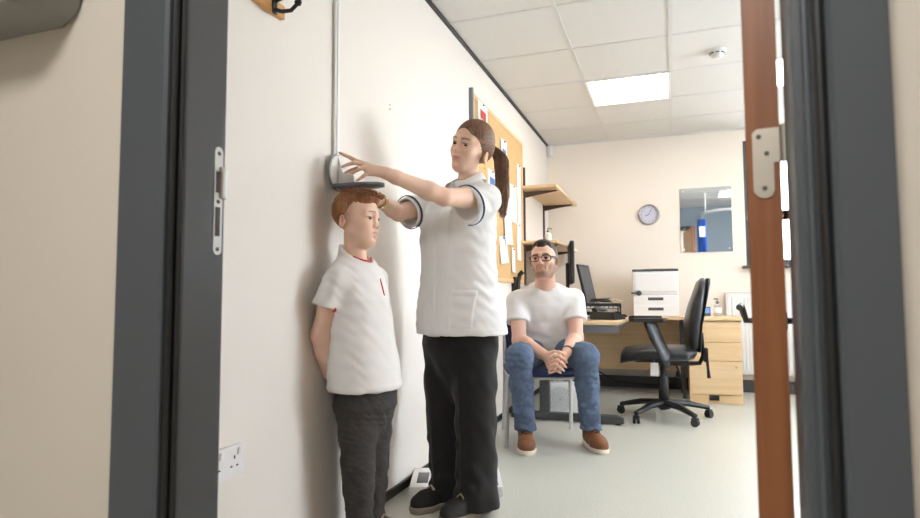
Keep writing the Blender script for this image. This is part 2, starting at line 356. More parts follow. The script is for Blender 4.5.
# ------------------------------------------------------------------ noticeboard and papers
NX = XW+.02
t = thing('noticeboard', 'cork noticeboard with pinned papers behind the woman', 'noticeboard', (XW, 4.27, 1.59))
b = new_bm(); box(b, (.009, 0, 0), (.016, 1.30, 1.14)); obj('cork_panel', b, M['cork'], t, smooth=False)
b = new_bm()
for y in (-.665, .665): box(b, (.011, y, 0), (.022, .03, 1.20), bev=.003)
for z in (-.585, .585): box(b, (.011, 0, z), (.022, 1.30, .03), bev=.003)
obj('frame', b, M['beech_e'], t, smooth=False)
b = new_bm(); box(b, (.012, -.69, 0), (.028, .022, 1.25), bev=.003); obj('end_profile', b, M['grey_m'], t, smooth=False)
def paper(y, z, w, h, label, style=0, tilt=0, lift=.0):
    paper.n += 1; r = thing('notice_paper', label, 'paper', (XW+.0185+.0025*(paper.n % 3), y, z), 0, 'papers pinned to the noticeboard'); r.rotation_euler = (tilt, 0, 0)
    s = new_bm(); n = 6; vs = [[s.verts.new((.001+.010*(1-j/n)**2*(.6+.4*math.sin(y*9)), -w/2+w*i/3, -h/2+h*j/n)) for i in range(4)] for j in range(n+1)]
    for j in range(n):
        for i in range(3): s.faces.new((vs[j][i], vs[j][i+1], vs[j+1][i+1], vs[j+1][i]))
    ex = bmesh.ops.extrude_face_region(s, geom=list(s.faces)); bmesh.ops.translate(s, vec=(-.0006, 0, 0), verts=[v for v in ex['geom'] if isinstance(v, bmesh.types.BMVert)])
    obj('sheet', s, M['paper'], r)
    k = new_bm(); rr = random.Random(int(y*1000+z*77)); zz = h/2-.03
    def xx(zv): return .0022+.010*(1-(zv+h/2)/h)**2*(.6+.4*math.sin(y*9))
    while zz > -h/2+.03:
        L = w*rr.uniform(.45, .8); box(k, (xx(zz)+.0006, -w*.40+L/2, zz), (.0006, L, .0022)); zz -= rr.choice([.014, .014, .026])
    obj('printed_lines', k, M['ink'], r, smooth=False)
    if style:
        k = new_bm(); zz = h*.22; box(k, (xx(zz)+.0012, 0, zz), (.0008, w*.6, h*.2)); obj('printed_block', k, M['red_ink' if style == 1 else 'teal_ink'], r, smooth=False)
    k = new_bm(); lathe(k, [(0, 0), (.006, 0), (.006, .006), (.004, .010), (0, .010)], 12, (.002, 0, h/2-.012), Euler((0, PI/2, 0))); obj('pin', k, M['teal_ink'], r)
paper.n = 0
paper(3.80, 2.03, .21, .297, 'white sheet with red block at the top left of the noticeboard', 1)
paper(4.33, 1.86, .17, .40, 'tall white leaflet with blue block in the middle of the board', 2)
paper(4.62, 1.62, .21, .297, 'white sheet right on the board, level with the ponytail', 0)
paper(4.80, 1.66, .12, .62, 'long narrow white list at the right edge of the board', 0)
paper(4.42, 1.46, .21, .36, 'curling white sheet just behind the ponytail tip', 0, .05)
paper(4.79, 1.33, .13, .30, 'white printed slip at lower right of the board above the man', 2, -.03)
paper(4.30, 1.23, .21, .20, 'landscape white sheet low on the board beside the tunic', 0, .1)
paper(4.58, 1.17, .10, .19, 'small white slip low on the board above the black wall handset', 0, -.05)
paper(4.02, 1.62, .21, .297, 'white sheet on the board hidden mostly behind the woman', 2)

t = thing('wall_handset', 'black handset holder on the wall below the noticeboard', 'handset', (XW, 4.62, .985))
b = new_bm(); box(b, (.02, 0, -.01), (.04, .05, .13), bev=.008); obj('cradle', b, M['black_p'], t)
b = new_bm(); tube(b, [(.05, -.03, -.10), (.055, -.015, -.04), (.055, .0, .02), (.06, .012, .07), (.085, .018, .095)], [.014, .015, .015, .018, .02], 12); obj('handle', b, M['black_p'], t)
b = new_bm(); tube(b, [(.05, -.03, -.11), (.06, -.06, -.17), (.05, -.05, -.24), (.03, -.01, -.20), (.02, 0, -.07)], .005, 8); obj('cord', b, M['black_p'], t)

# ------------------------------------------------------------------ wall shelving
t = thing('wall_shelf_unit', 'two beech shelves on dark twin-slot uprights in the back left corner', 'shelf', (XW, 5.47, 0))
for y in (-.42, .42):
    b = new_bm(); box(b, (.008, y, 1.49 if y < 0 else 1.46), (.016, .026, 1.02 if y < 0 else .90), bev=.002); obj('upright', b, M['brown_m'], t, smooth=False)
for z in (1.80, 1.335):
    b = new_bm(); box(b, (.165, 0, z), (.30, 1.16, .024), bev=.002); obj('shelf_board', b, M['beech'], t, smooth=False)
    for y in (-.42, .42):
        b = new_bm(); prism(b, [(.012, z-.013), (.29, z-.013), (.29, z-.022), (.10, z-.05), (.012, z-.065)], -.006, .006, XZ); bmesh.ops.translate(b, vec=(0, y, 0), verts=b.verts); obj('bracket', b, M['brown_m'], t, smooth=False)
t = thing('pump_bottle', 'small white bottle on the lower shelf behind the man', 'bottle', (XW+.17, 5.25, 1.347))
b = new_bm(); lathe(b, [(0, 0), (.028, 0), (.03, .005), (.03, .08), (.026, .09), (.012, .098), (.012, .105), (0, .105)]); obj('body', b, M['offwhite_p'], t)
b = new_bm(); lathe(b, [(.013, .105), (.013, .118), (.004, .12), (.004, .14), (0, .14)]); tube(b, [(0, 0, .138), (.03, 0, .136), (.036, 0, .128)], .004, 8); obj('pump', b, M['brown_m'], t)

# ------------------------------------------------------------------ clock, mirror, radiator
t = thing('wall_clock', 'round wall clock with taupe rim left of the mirror', 'clock', (-.190, YB, 1.683))
R90 = Euler((PI/2, 0, 0))
b = new_bm(); lathe(b, [(.0, 0), (.100, 0), (.103, .012), (.100, .03), (.090, .036), (.084, .030), (.084, .012), (0, .012)], 48, (0, 0, 0), R90); obj('rim', b, M['taupe'], t)
b = new_bm(); lathe(b, [(0, .012), (.0845, .012), (.0845, .016), (0, .016)], 48, (0, 0, 0), R90); obj('face', b, M['lav'], t)
b = new_bm()
for k in range(60):
    a = k*PI/30; big = k % 5 == 0; box(b, (.072*math.sin(a), -.0165, .072*math.cos(a)), (.004 if big else .0015, .001, .014 if big else .006), (0, a, 0))
obj('hour_mark', b, M['dgrey_p'], t, smooth=False)
for nm, a, L, w, yy in (('hour_hand', -1.95, .045, .006, -.019), ('minute_hand', .45, .066, .004, -.021)):
    b = new_bm(); box(b, (L*.42*math.sin(a), yy, L*.42*math.cos(a)), (w, .001, L), (0, a, 0)); obj(nm, b, M['black_p'], t, smooth=False)
t = thing('wall_mirror', 'frameless rectangular mirror on the back wall right of the clock', 'mirror', (.3225, YB, 1.608), math.radians(-.6))
b = new_bm(); box(b, (0, -.0085, 0), (.458, .005, .618), bev=.001); obj('mirror_glass', b, M['mirror'], t, smooth=False)
for sx in (-1, 1):
    for sz in (-1, 1):
        b = new_bm(); lathe(b, [(0, 0), (.008, 0), (.008, .014), (.004, .016), (0, .016)], 14, (sx*.2, 0, sz*.28), R90); obj('screw_cap', b, M['chrome'], t)
t = thing('radiator', 'white panel radiator on the back wall behind the drawers', 'radiator', (1.05, YB, 0))
b = new_bm(); box(b, (0, -.075, .54), (1.16, .022, .74), bev=.006)
for k in range(33): box(b, (-.555+k*.0347, -.088, .54), (.020, .012, .66), bev=.004)
obj('front_panel', b, M['white_p'], t)
b = new_bm(); box(b, (0, -.065, .915), (1.17, .07, .012), bev=.003); box(b, (0, -.055, .92), (1.0, .03, .006)); obj('top_grille', b, M['offwhite_p'], t)
for sx in (-.4, .4):
    b = new_bm(); box(b, (sx, -.03, .54), (.04, .06, .6)); obj('wall_bracket', b, M['offwhite_p'], t)
b = new_bm(); tube(b, [(-.60, -.06, .22), (-.60, -.06, .0)], .008, 10); tube(b, [(-.56, -.06, .22), (-.61, -.06, .22)], .011, 10); obj('pipe', b, M['offwhite_p'], t)

# ------------------------------------------------------------------ curtain rail and privacy curtain (seen in the mirror)
t = thing('curtain_rail', 'white curved curtain rail hung from the ceiling, seen in the mirror', 'curtain rail', (0, 0, 0))
b = new_bm(); pts = [(.40, .97, 2.17), (.40, 1.5, 2.17), (.40, 2.2, 2.17)]+[(.40+.42-.42*math.cos(a), 2.2+.42*math.sin(a), 2.17) for a in np.linspace(.15, PI/2, 9)]+[(1.4, 2.62, 2.17), (2.33, 2.62, 2.17)]
tube(b, pts, .016, 12, flat=(.8, 1.2)); obj('track', b, M['white_p'], t)
for p in ((.44, 2.40), (1.6, 2.62)):
    b = new_bm(); cyl(b, (p[0], p[1], 2.17), (p[0], p[1], HC), .010, 12); lathe(b, [(0, 0), (.03, 0), (.03, -.006), (0, -.006)], 18, (p[0], p[1], HC)); obj('drop_rod', b, M['white_p'], t)
t = thing('privacy_curtain', 'bunched blue privacy curtain hanging from the rail, seen in the mirror', 'curtain', (.40, 1.72, 0))
b = new_bm(); n = 90; ring = []
for j in range(9):
    z = .35+j*(2.13-.35)/8; row = []
    for i in range(n):
        a = 2*PI*i/n; r = 1+.28*math.sin(a*11+.4*math.sin(z*3)); row.append(b.verts.new((.055*r*math.cos(a), .15*r*math.sin(a), z)))
    ring.append(row)
for q, w in zip(ring, ring[1:]):
    for i in range(n): b.faces.new((q[i], q[(i+1) % n], w[(i+1) % n], w[i]))
b.faces.new(ring[0][::-1]); b.faces.new(ring[-1]); obj('cloth', b, M['blue_curtain'], t)
b = new_bm(); box(b, (.0, .205, 1.92), (.09, .002, .17)); obj('care_label', b, M['paper'], t, smooth=False)
for k in range(6):
    b = new_bm(); tube(b, [(0, -.12+.05*k+.009*math.cos(a), 2.142+.012*math.sin(a)) for a in np.linspace(0, 2*PI, 10, endpoint=False)], .002, 6, True); obj('curtain_hook', b, M['white_p'], t)

# ------------------------------------------------------------------ desk with pedestal
DH = .705
t = thing('corner_desk', 'beech L-shaped desk in the back left corner with grey legs', 'desk', (XW, YB, 0))
def dl(x, y): return (x-XW, y-YB)
b = new_bm()
poly = [dl(-1.175, 6.13), dl(-1.175, 4.36), dl(-.37, 4.36), dl(-.345, 4.38), dl(-.345, 5.12)]+[dl(-.345+.42*(1-math.cos(a)), 5.12+.42*math.sin(a)) for a in np.linspace(.1, PI/2, 8)]+[dl(.10, 5.54), dl(.10, 6.13)]
prism(b, poly, DH-.025, DH, None, .002); obj('worktop', b, M['beech'], t, smooth=False)
b = new_bm(); x, y = dl(-.46, 6.02); box(b, (x, y, .43), (1.10, .018, .49)); obj('modesty_panel', b, M['beech_z'], t, smooth=False)
b = new_bm(); x, y = dl(-.76, 4.42); box(b, (x, y, DH-.055), (.80, .04, .058), bev=.003)
x, y = dl(-.40, 5.0); box(b, (x, y, DH-.055), (.03, 1.0, .05)); obj('frame_beam', b, M['grey_m'], t, smooth=False)
b = new_bm(); x, y = dl(-.875, 4.22)
box(b, (x, y+.1, .36), (.07, .05, .62), bev=.004); obj('leg', b, M['dgrey_m'], t, smooth=False)
b = new_bm(); x, y = dl(-.72, 4.27); prism(b, [(-.40, .012), (.39, .012), (.39, .045), (.34, .062), (-.34, .062), (-.40, .045)], -.03, .03, XZ, .004); bmesh.ops.translate(b, vec=(x, y+.05, 0), verts=b.verts)
for dx in (-.36, .35): lathe(b, [(0, 0), (.02, 0), (.02, .012), (0, .012)], 14, (x+dx, y+.05, 0))
obj('foot', b, M['dgrey_m'], t, smooth=False)
for lx, ly in ((-1.10, 5.9), (.075, 5.95), (.085, 5.62)):
    b = new_bm(); x, y = dl(lx, ly); box(b, (x, y, .34), (.03, .05, .68)); obj('leg', b, M['dgrey_m'], t, smooth=False)
t = thing('drawer_pedestal', 'beech three-drawer pedestal at the right end of the desk', 'drawers', (.325, 5.42, 0), 0)
b = new_bm(); box(b, (0, .305, .3725), (.405, .61, .665), bev=.002); box(b, (0, .30, .02), (.40, .58, .04)); obj('carcass', b, M['beech_z'], t, smooth=False)
b = new_bm(); box(b, (0, .295, DH-.0125), (.415, .655, .025), bev=.002); obj('top_panel', b, M['beech'], t, smooth=False)
for z0, z1 in ((.505, .668), (.352, .500), (.078, .347)):
    b = new_bm(); box(b, (0, -.011, (z0+z1)/2), (.400, .018, z1-z0), bev=.002); dr = obj('drawer', b, M['beech_z'], t, smooth=False)
    if z0 < .2:
        b = new_bm(); lathe(b, [(0, 0), (.009, 0), (.009, .003), (0, .003)], 14, (.155, -.02, .30), R90); box(b, (.155, -.0235, .30), (.014, .002, .004)); obj('lock', b, M['steel'], dr)
b = new_bm(); box(b, (0, -.006, .035), (.40, .012, .066), bev=.001); obj('plinth', b, M['beech_z'], t, smooth=False)
b = new_bm(); box(b, (-.015, -.014, .048), (.075, .012, .042), bev=.003); obj('finger_pull', b, M['black_p'], t, smooth=False)

# ------------------------------------------------------------------ on the desk
t = thing('laser_printer', 'white laser printer with two paper trays on the desk', 'printer', (-.135, 5.80, DH+.001))
b = new_bm(); box(b, (0, 0, .292), (.385, .36, .215), bev=.008); obj('body', b, M['white_p'], t, smooth=False)
b = new_bm(); box(b, (0, 0, .408), (.392, .37, .022), bev=.006); box(b, (.03, .01, .421), (.26, .22, .008), bev=.002); obj('top_cover', b, M['dgrey_p'], t, smooth=False)
b = new_bm(); box(b, (0, -.184, .30), (.345, .010, .16), bev=.003); box(b, (.10, -.191, .352), (.024, .004, .016)); obj('front_door', b, M['white_p'], t, smooth=False)
for i, z in enumerate((.052, .142)):
    b = new_bm(); box(b, (0, -.003, z), (.383, .362, .084 if i else .098), bev=.004); tr = obj('paper_tray', b, M['white_p'], t, smooth=False)
    b = new_bm(); box(b, (0, -.184, z+.012), (.13, .006, .026), bev=.002); obj('handle', b, M['dgrey_p'], tr, smooth=False)
b = new_bm(); box(b, (.16, -.186, .36), (.022, .004, .014)); obj('badge', b, M['grey_p'], t, smooth=False)
b = new_bm(); cyl(b, (-.205, -.17, .205), (-.14, -.20, .205), .008, 10); lathe(b, [(0, 0), (.022, 0), (.024, .006), (.024, .016), (.018, .02), (0, .02)], 20, (-.14, -.19, .205), R90); obj('knob', b, M['dgrey_p'], t)

t = thing('desktop_monitor', 'black desktop monitor seen edge-on on the desk behind the man', 'monitor', (-.812, 5.20, DH+.001), math.radians(11))
b = new_bm(); box(b, (0, 0, .46), (.035, .56, .35), bev=.008); obj('casing', b, M['black_p'], t, smooth=False)
b = new_bm(); box(b, (.0185, 0, .46), (.002, .53, .32)); obj('screen', b, M['screen'], t, smooth=False)
b = new_bm(); box(b, (-.03, 0, .24), (.03, .07, .45), bev=.006); box(b, (0, 0, .008), (.13, .28, .016), bev=.006); obj('stand', b, M['black_p'], t, smooth=False)
t = thing('tilted_screen', 'dark grey tilted screen standing right of the edge-on monitor', 'screen', (-.72, 5.53, DH+.001), math.radians(79))
b = new_bm(); r = Euler((0, 0, 0)); box(b, (0, 0, .27), (.30, .022, .40), (-.22, 0, 0), .006); obj('casing', b, M['black_p'], t, smooth=False)
b = new_bm(); box(b, (0, -.0121, .27), (.27, .003, .36), (-.22, 0, 0)); obj('screen', b, M['dgrey_p'], t, smooth=False)
b = new_bm(); box(b, (0, .05, .012), (.22, .18, .022), bev=.006); cyl(b, (0, .06, .02), (0, .02, .2), .015, 12); obj('stand', b, M['black_p'], t)

t = thing('desk_phone', 'black desk telephone at the front right of the desk wing', 'telephone', (-.465, 4.74, DH+.001), math.radians(-20))
b = new_bm(); prism(b, [(-.10, 0), (.10, 0), (.10, .018), (-.02, .045), (-.10, .06)], -.10, .10, YZ, .004); obj('base', b, M['black_p'], t)
b = new_bm()
for i in range(4):
    for j in range(3): box(b, (.0+.026*j, .065-.03*i, .030+.008*i), (.016, .016, .008), (.22, 0, 0), .002)
obj('keypad', b, M['grey_p'], t)
b = new_bm(); tube(b, [(-.065, .095, .055), (-.065, .06, .075), (-.065, -.06, .086), (-.065, -.095, .07)], [.022, .017, .017, .022], 12); obj('handset', b, M['black_p'], t)
b = new_bm(); box(b, (.03, -.075, .057), (.09, .03, .004), (.22, 0, 0)); obj('display', b, M['grey_p'], t)
t = thing('document_tray', 'black two-tier wire document tray with papers behind the telephone', 'document tray', (-.565, 5.03, DH+.001), math.radians(10))
for z in (.03, .10):
    b = new_bm(); box(b, (0, 0, z-.02), (.33, .24, .005)); 
    for sx in (-1, 1): box(b, (sx*.163, 0, z), (.006, .24, .04))
    box(b, (0, .118, z), (.33, .006, .04)); 
    for k in range(9): box(b, (-.14+.035*k, -.118, z-.008), (.006, .006, .024))
    o = obj('tray', b, M['black_p'], t, smooth=False)
    b = new_bm(); box(b, (0, .0, z-.012), (.30, .21, .010), (0, 0, .04)); obj('sheets', b, M['paper'], o, smooth=False)
for sx in (-1, 1):
    for sy in (-1, 1): b = new_bm(); cyl(b, (sx*.163, sy*.11, 0), (sx*.163, sy*.11, .12), .005, 8); obj('post', b, M['black_p'], t)
t = thing('stethoscope', 'coiled black stethoscope with metal chestpiece lying on the document tray', 'stethoscope', (-.545, 4.98, DH+.124))
b = new_bm(); pts = [(.09*math.cos(a)*(1-.02*a), .06*math.sin(a)*(1-.02*a), .008+.0022*a) for a in np.linspace(0, 4*PI, 50)]; tube(b, pts, .0055, 8); obj('tubing', b, M['black_p'], t)
b = new_bm(); lathe(b, [(0, 0), (.022, 0), (.024, .006), (.018, .012), (.008, .02), (0, .02)], 20, (-.02, -.02, .0)); obj('chestpiece', b, M['chrome'], t)
b = new_bm()
for s_ in (-1, 1): tube(b, [(.07, 0, .04), (.10, s_*.03, .035), (.15, s_*.045, .02), (.165, s_*.02, .014)], .004, 8)
obj('ear_tube', b, M['chrome'], t)
t = thing('keyboard', 'black keyboard on the desk wing near the corner curve', 'keyboard', (-.47, 5.45, DH+.001), math.radians(-75))
b = new_bm(); box(b, (0, 0, .010), (.40, .13, .018), bev=.004); obj('base', b, M['black_p'], t, smooth=False)
b = new_bm()
for j in range(5):
    for i in range(18): box(b, (-.178+.021*i, -.045+.0225*j, .021), (.016, .017, .006))
obj('key', b, M['dgrey_p'], t, smooth=False)
t = thing('paper_cup', 'white paper cup on the desk beside the tilted screen', 'cup', (-.665, 5.26, DH+.001))
b = new_bm(); lathe(b, [(0, 0), (.026, 0), (.037, .10), (.039, .10), (.039, .104), (.035, .104), (.025, .006), (0, .006)]); obj('cup_body', b, M['paper'], t)
t = thing('hand_gel_bottle', 'clear hand gel bottle on the drawer top by the radiator', 'bottle', (.375, 5.72, DH+.001))
b = new_bm(); lathe(b, [(0, 0), (.027, 0), (.03, .005), (.03, .085), (.024, .10), (.011, .106), (.011, .112), (0, .112)]); obj('body', b, M['clear'], t)
b = new_bm(); lathe(b, [(.013, .112), (.013, .13), (.005, .132), (.005, .15), (0, .15)]); tube(b, [(.006, 0, .15), (-.012, 0, .153), (-.03, 0, .148)], .006, 8); obj('pump', b, M['dgrey_p'], t)
b = new_bm(); lathe(b, [(.0304, .03), (.0308, .031), (.0308, .075), (.0304, .076)]); obj('bottle_label', b, M['paper'], t)
t = thing('desk_thermometer', 'small blue-screened digital thermometer on the drawer top beside the gel bottle', 'thermometer', (.285, 5.72, DH+.001))
b = new_bm(); box(b, (0, 0, .042), (.066, .018, .082), (-.15, 0, 0), .004); obj('case', b, M['dgrey_p'], t, smooth=False)
b = new_bm(); box(b, (0, -.0102, .050), (.050, .002, .045), (-.15, 0, 0)); obj('display', b, M['lcd'], t, smooth=False)
b = new_bm(); box(b, (0, .022, .004), (.05, .05, .007)); obj('stand', b, M['dgrey_p'], t, smooth=False)

t = thing('gel_dispenser', 'small white wall dispenser with dark top beside the edge-on monitor', 'dispenser', (-.985, YB, 1.27))
b = new_bm(); box(b, (0, -.04, 0), (.075, .08, .13), bev=.012); obj('body', b, M['white_p'], t)
b = new_bm(); box(b, (0, -.042, .085), (.08, .085, .04), bev=.012); obj('top_cap', b, M['dgrey_p'], t)
# ------------------------------------------------------------------ under the desk
t = thing('fan_heater', 'small white fan heater with round grille on the floor under the desk', 'heater', (-.815, 4.54, 0), math.radians(17))
b = new_bm(); box(b, (0, 0, .13), (.255, .15, .235), bev=.02); obj('body', b, M['white_p'], t)
b = new_bm()
for r in (.085, .07, .055, .04, .025): tube(b, [(r*math.cos(a), -.077, .13+r*math.sin(a)) for a in np.linspace(0, 2*PI, 36, endpoint=False)], .0028, 6, True)
for k in range(8): a = k*PI/8; box(b, (0, -.076, .13), (.17, .002, .003), (0, a, 0))
obj('grille', b, M['grille'], t)
b = new_bm(); box(b, (0, 0, .006), (.20, .13, .012)); obj('foot', b, M['grey_p'], t)
b = new_bm(); tube(b, [(-.05, .02, .247), (-.04, 0, .262), (.04, 0, .262), (.05, .02, .247)], .006, 8); obj('carry_handle', b, M['grey_p'], t)
b = new_bm(); tube(b, [(0, 0, 0), (.01, -.03, -.12), (.04, -.06, -.30), (.06, -.06, -.44), (.02, -.05, -.55), (-.06, .02, -.605)], .005, 8)
o = tag(obj('white_cable', b, M['white_p']), 'white cable hanging under the desk behind the chair', 'cable'); o.location = (-.95, 4.40, .62)
b = new_bm(); tube(b, [(0, 0, 0), (.25, -.02, -.13), (.55, -.03, -.15), (.75, -.02, -.14), (.80, -.01, -.06), (.82, .0, .06)], .006, 8)
tube(b, [(0, 0, .02), (.3, -.01, .01), (.6, -.01, .02), (.82, 0, .03)], .006, 8)
o = tag(obj('black_cable', b, M['black_p']), 'loose black cables along the back wall below the desk panel', 'cable'); o.location = (-.78, 6.11, .19)

# ------------------------------------------------------------------ office chair
OC = (-.072, 4.67, 0)
t = thing('office_chair', 'black office chair with armrests at the desk', 'chair', OC, math.radians(4))     # local -x is its front
b = new_bm(); lathe(b, [(0, .07), (.045, .07), (.045, .125), (.03, .135), (0, .135)], 24)
for k in range(5):
    a = 2*PI*k/5+.28; tube(b, [(.03*math.cos(a), .03*math.sin(a), .112), (.17*math.cos(a), .17*math.sin(a), .105), (.325*math.cos(a), .325*math.sin(a), .072)], [.034, .030, .020], 12, flat=(1, .75))
obj('star_base', b, M['black_p'], t)
for k in range(5):
    a = 2*PI*k/5+.28; b = new_bm(); c = Vector((.325*math.cos(a), .325*math.sin(a), 0)); tn = Vector((-math.sin(a+.6), math.cos(a+.6), 0))
    for s_ in (-1, 1): lathe(b, [(0, -.009), (.024, -.009), (.027, -.005), (.027, .005), (.024, .009), (0, .009)], 18, c+tn*s_*.014+Vector((0, 0, .027)), tn.to_track_quat('Z', 'Y').to_matrix())
    box(b, c+Vector((0, 0, .046)), (.05, .035, .028), (0, 0, a+.6), .008); cyl(b, c+Vector((0, 0, .045)), c+Vector((0, 0, .078)), .008, 10); obj('caster', b, M['black_p'], t)
b = new_bm(); cyl(b, (0, 0, .12), (0, 0, .30), .030, 20); cyl(b, (0, 0, .29), (0, 0, .40), .022, 20, .022); lathe(b, [(.034, .12), (.037, .125), (.033, .29), (.028, .30)], 20); obj('gas_column', b, M['black_p'], t)
b = new_bm(); box(b, (.03, 0, .405), (.24, .17, .04), bev=.01); box(b, (.19, 0, .40), (.14, .06, .02), bev=.005)
tube(b, [(0, -.07, .40), (.0, -.20, .395), (.0, -.23, .385)], [.007, .007, .011], 8); tube(b, [(.08, -.07, .395), (.09, -.19, .37), (.09, -.22, .33)], [.007, .007, .014], 8); obj('mechanism', b, M['black_p'], t)
def cushion(pts_w, thick, nm, m, n=14, edge=.5):
    """soft pad swept along a centre line: list of (point, normal, half width); sections are super-ellipses across y"""
    b = new_bm(); rings = []
    for (p, nn, hw, th) in pts_w:
        p = Vector(p); nn = Vector(nn).normalized(); row = []
        for k in range(24):
            a = 2*PI*k/24; ca, sa = math.cos(a), math.sin(a); e = lambda v, q: math.copysign(abs(v)**q, v)
            row.append(b.verts.new(p+Vector((0, 1, 0))*hw*e(ca, .55)+nn*th*e(sa, .8)))
        rings.append(row)
    for q, w in zip(rings, rings[1:]):
        for k in range(24): b.faces.new((q[k], q[(k+1) % 24], w[(k+1) % 24], w[k]))
    b.faces.new(rings[0][::-1]); b.faces.new(rings[-1]); return b
seat = [(-.300, .400, .10, .008), (-.288, .428, .18, .030), (-.25, .456, .22, .048), (-.12, .474, .235, .054), (.03, .470, .24, .054), (.15, .472, .235, .052), (.20, .478, .20, .040), (.222, .48, .13, .012)]
b = cushion([((x, 0, z), (-.25 if x < -.2 else 0, 0, 1), hw, th) for x, z, hw, th in seat], 0, 'seat', 0); obj('seat', b, M['black_l'], t, ang=60)
b = new_bm(); box(b, (-.02, 0, .425), (.36, .36, .02), bev=.008); obj('seat_shell', b, M['black_p'], t)
backp = [(.205, .49, .12, .010), (.200, .515, .185, .030), (.200, .59, .215, .050), (.210, .69, .225, .054), (.232, .79, .215, .050), (.254, .89, .19, .036), (.274, .975, .145, .028), (.284, 1.01, .08, .008)]
bc = []
for i, (x, z, hw, th) in enumerate(backp):
    a = backp[max(i-1, 0)]; c = backp[min(i+1, len(backp)-1)]; d = Vector((c[0]-a[0], 0, c[1]-a[1])); bc.append(((x, 0, z), (-d.z, 0, d.x), hw, th))
b = cushion(bc, 0, 'b', 0); obj('backrest', b, M['black_l'], t, ang=60)
b = cushion([(Vector(p)+Vector((.040, 0, -.004)), nn, hw*.93, .012) for p, nn, hw, th in bc], 0, 'b', 0); obj('back_shell', b, M['black_p'], t, ang=60)
b = new_bm(); tube(b, [(.18, 0, .395), (.25, 0, .40), (.274, 0, .45), (.268, 0, .62)], [.022, .022, .020, .016], 12, flat=(1.6, .7)); box(b, (.291, 0, .46), (.03, .07, .10), bev=.008); tube(b, [(.296, -.03, .43), (.301, -.035, .36), (.306, -.035, .30)], [.010, .010, .013], 10); obj('back_bar', b, M['black_p'], t)
for s_ in (-1, 1):
    b = new_bm(); tube(b, [(.02, s_*.12, .415), (.02, s_*.25, .42), (.01, s_*.285, .45), (-.045, s_*.285, .57), (-.09, s_*.285, .705)], [.018, .020, .024, .026, .025], 14, flat=(.7, 2.1)); am = obj('armrest', b, M['black_p'], t)
    b = new_bm(); t2 = bmesh.new(); prism(t2, rrect(.25, .085, .035, 6), 0, .028, None, .010); bmesh.ops.translate(t2, vec=(-.11, s_*.285, .702), verts=t2.verts); merge(b, t2); obj('arm_pad', b, M['black_p'], am)
b = new_bm(); box(b, (-.07, -.235, .375), (.055, .0015, .09)); tube(b, [(-.07, -.235, .42), (-.07, -.225, .445)], .001, 6); obj('hang_tag', b, M['paper'], t, smooth=False)

# ------------------------------------------------------------------ visitor chair (man sits on it)
VC = (-.785, 3.785, 0)
t = thing('visitor_chair', 'blue upholstered visitor chair with grey metal legs under the man', 'chair', VC, math.radians(19.3))   # local -y is its front
b = cushion([((y0, 0, z), (0, 0, 1), hw, th) for y0, z, hw, th in ((-.225, .415, .17, .006), (-.215, .42, .215, .018), (-.18, .428, .232, .026), (0, .428, .235, .027), (.18, .43, .232, .026), (.21, .432, .2, .01))], 0, 's', 0)
bmesh.ops.transform(b, matrix=Matrix.Rotation(PI/2, 4, 'Z'), verts=b.verts); obj('seat', b, M['blue_f'], t, ang=60)
bk = [(.225, .50, .17, .008), (.228, .52, .20, .020), (.24, .62, .212, .024), (.262, .74, .205, .022), (.28, .82, .18, .014), (.285, .835, .13, .004)]
b = cushion([((x, 0, z), (-1, 0, .15), hw, th) for x, z, hw, th in bk], 0, 'b', 0); bmesh.ops.transform(b, matrix=Matrix.Rotation(PI/2, 4, 'Z'), verts=b.verts); obj('backrest', b, M['blue_f'], t, ang=60)
for s_ in (-1, 1):
    b = new_bm(); tube(b, [(s_*.225, -.21, .405), (s_*.235, -.235, .36), (s_*.245, -.255, .012)], .0125, 12); lathe(b, [(0, 0), (.016, 0), (.014, .02), (0, .02)], 12, (s_*.245, -.255, 0)); obj('leg', b, M['steel_w'], t)
    b = new_bm(); tube(b, [(s_*.215, .27, .80), (s_*.215, .235, .52), (s_*.215, .205, .40), (s_*.225, .25, .012)], .0125, 12); lathe(b, [(0, 0), (.016, 0), (.014, .02), (0, .02)], 12, (s_*.225, .25, 0)); obj('leg', b, M['steel_w'], t)
b = new_bm()
for s_ in (-1, 1): tube(b, [(s_*.222, -.21, .395), (s_*.215, .21, .40)], .011, 10)
tube(b, [(-.222, -.19, .393), (.222, -.19, .393)], .011, 10); tube(b, [(-.215, .18, .396), (.215, .18, .396)], .011, 10); obj('seat_frame', b, M['steel_w'], t)

# ------------------------------------------------------------------ weighing scale
t = thing('weighing_scale', 'flat white weighing scale on the floor behind the woman', 'scale', (-.952, 2.648, 0), math.radians(19.3))
b = new_bm(); box(b, (0, 0, .036), (.41, .30, .048), bev=.010); obj('platform', b, M['white_p'], t)
b = new_bm(); box(b, (.045, 0, .0612), (.28, .26, .004), bev=.001); obj('mat', b, M['dgrey_p'], t)
b = new_bm(); box(b, (-.150, -.02, .0612), (.05, .15, .004), bev=.001); obj('display', b, M['dgrey_p'], t)
for sx in (-.165, .165):
    for sy in (-.11, .11):
        b = new_bm(); lathe(b, [(0, 0), (.022, 0), (.022, .013), (0, .013)], 16, (sx, sy, 0)); obj('foot', b, M['black_p'], t)
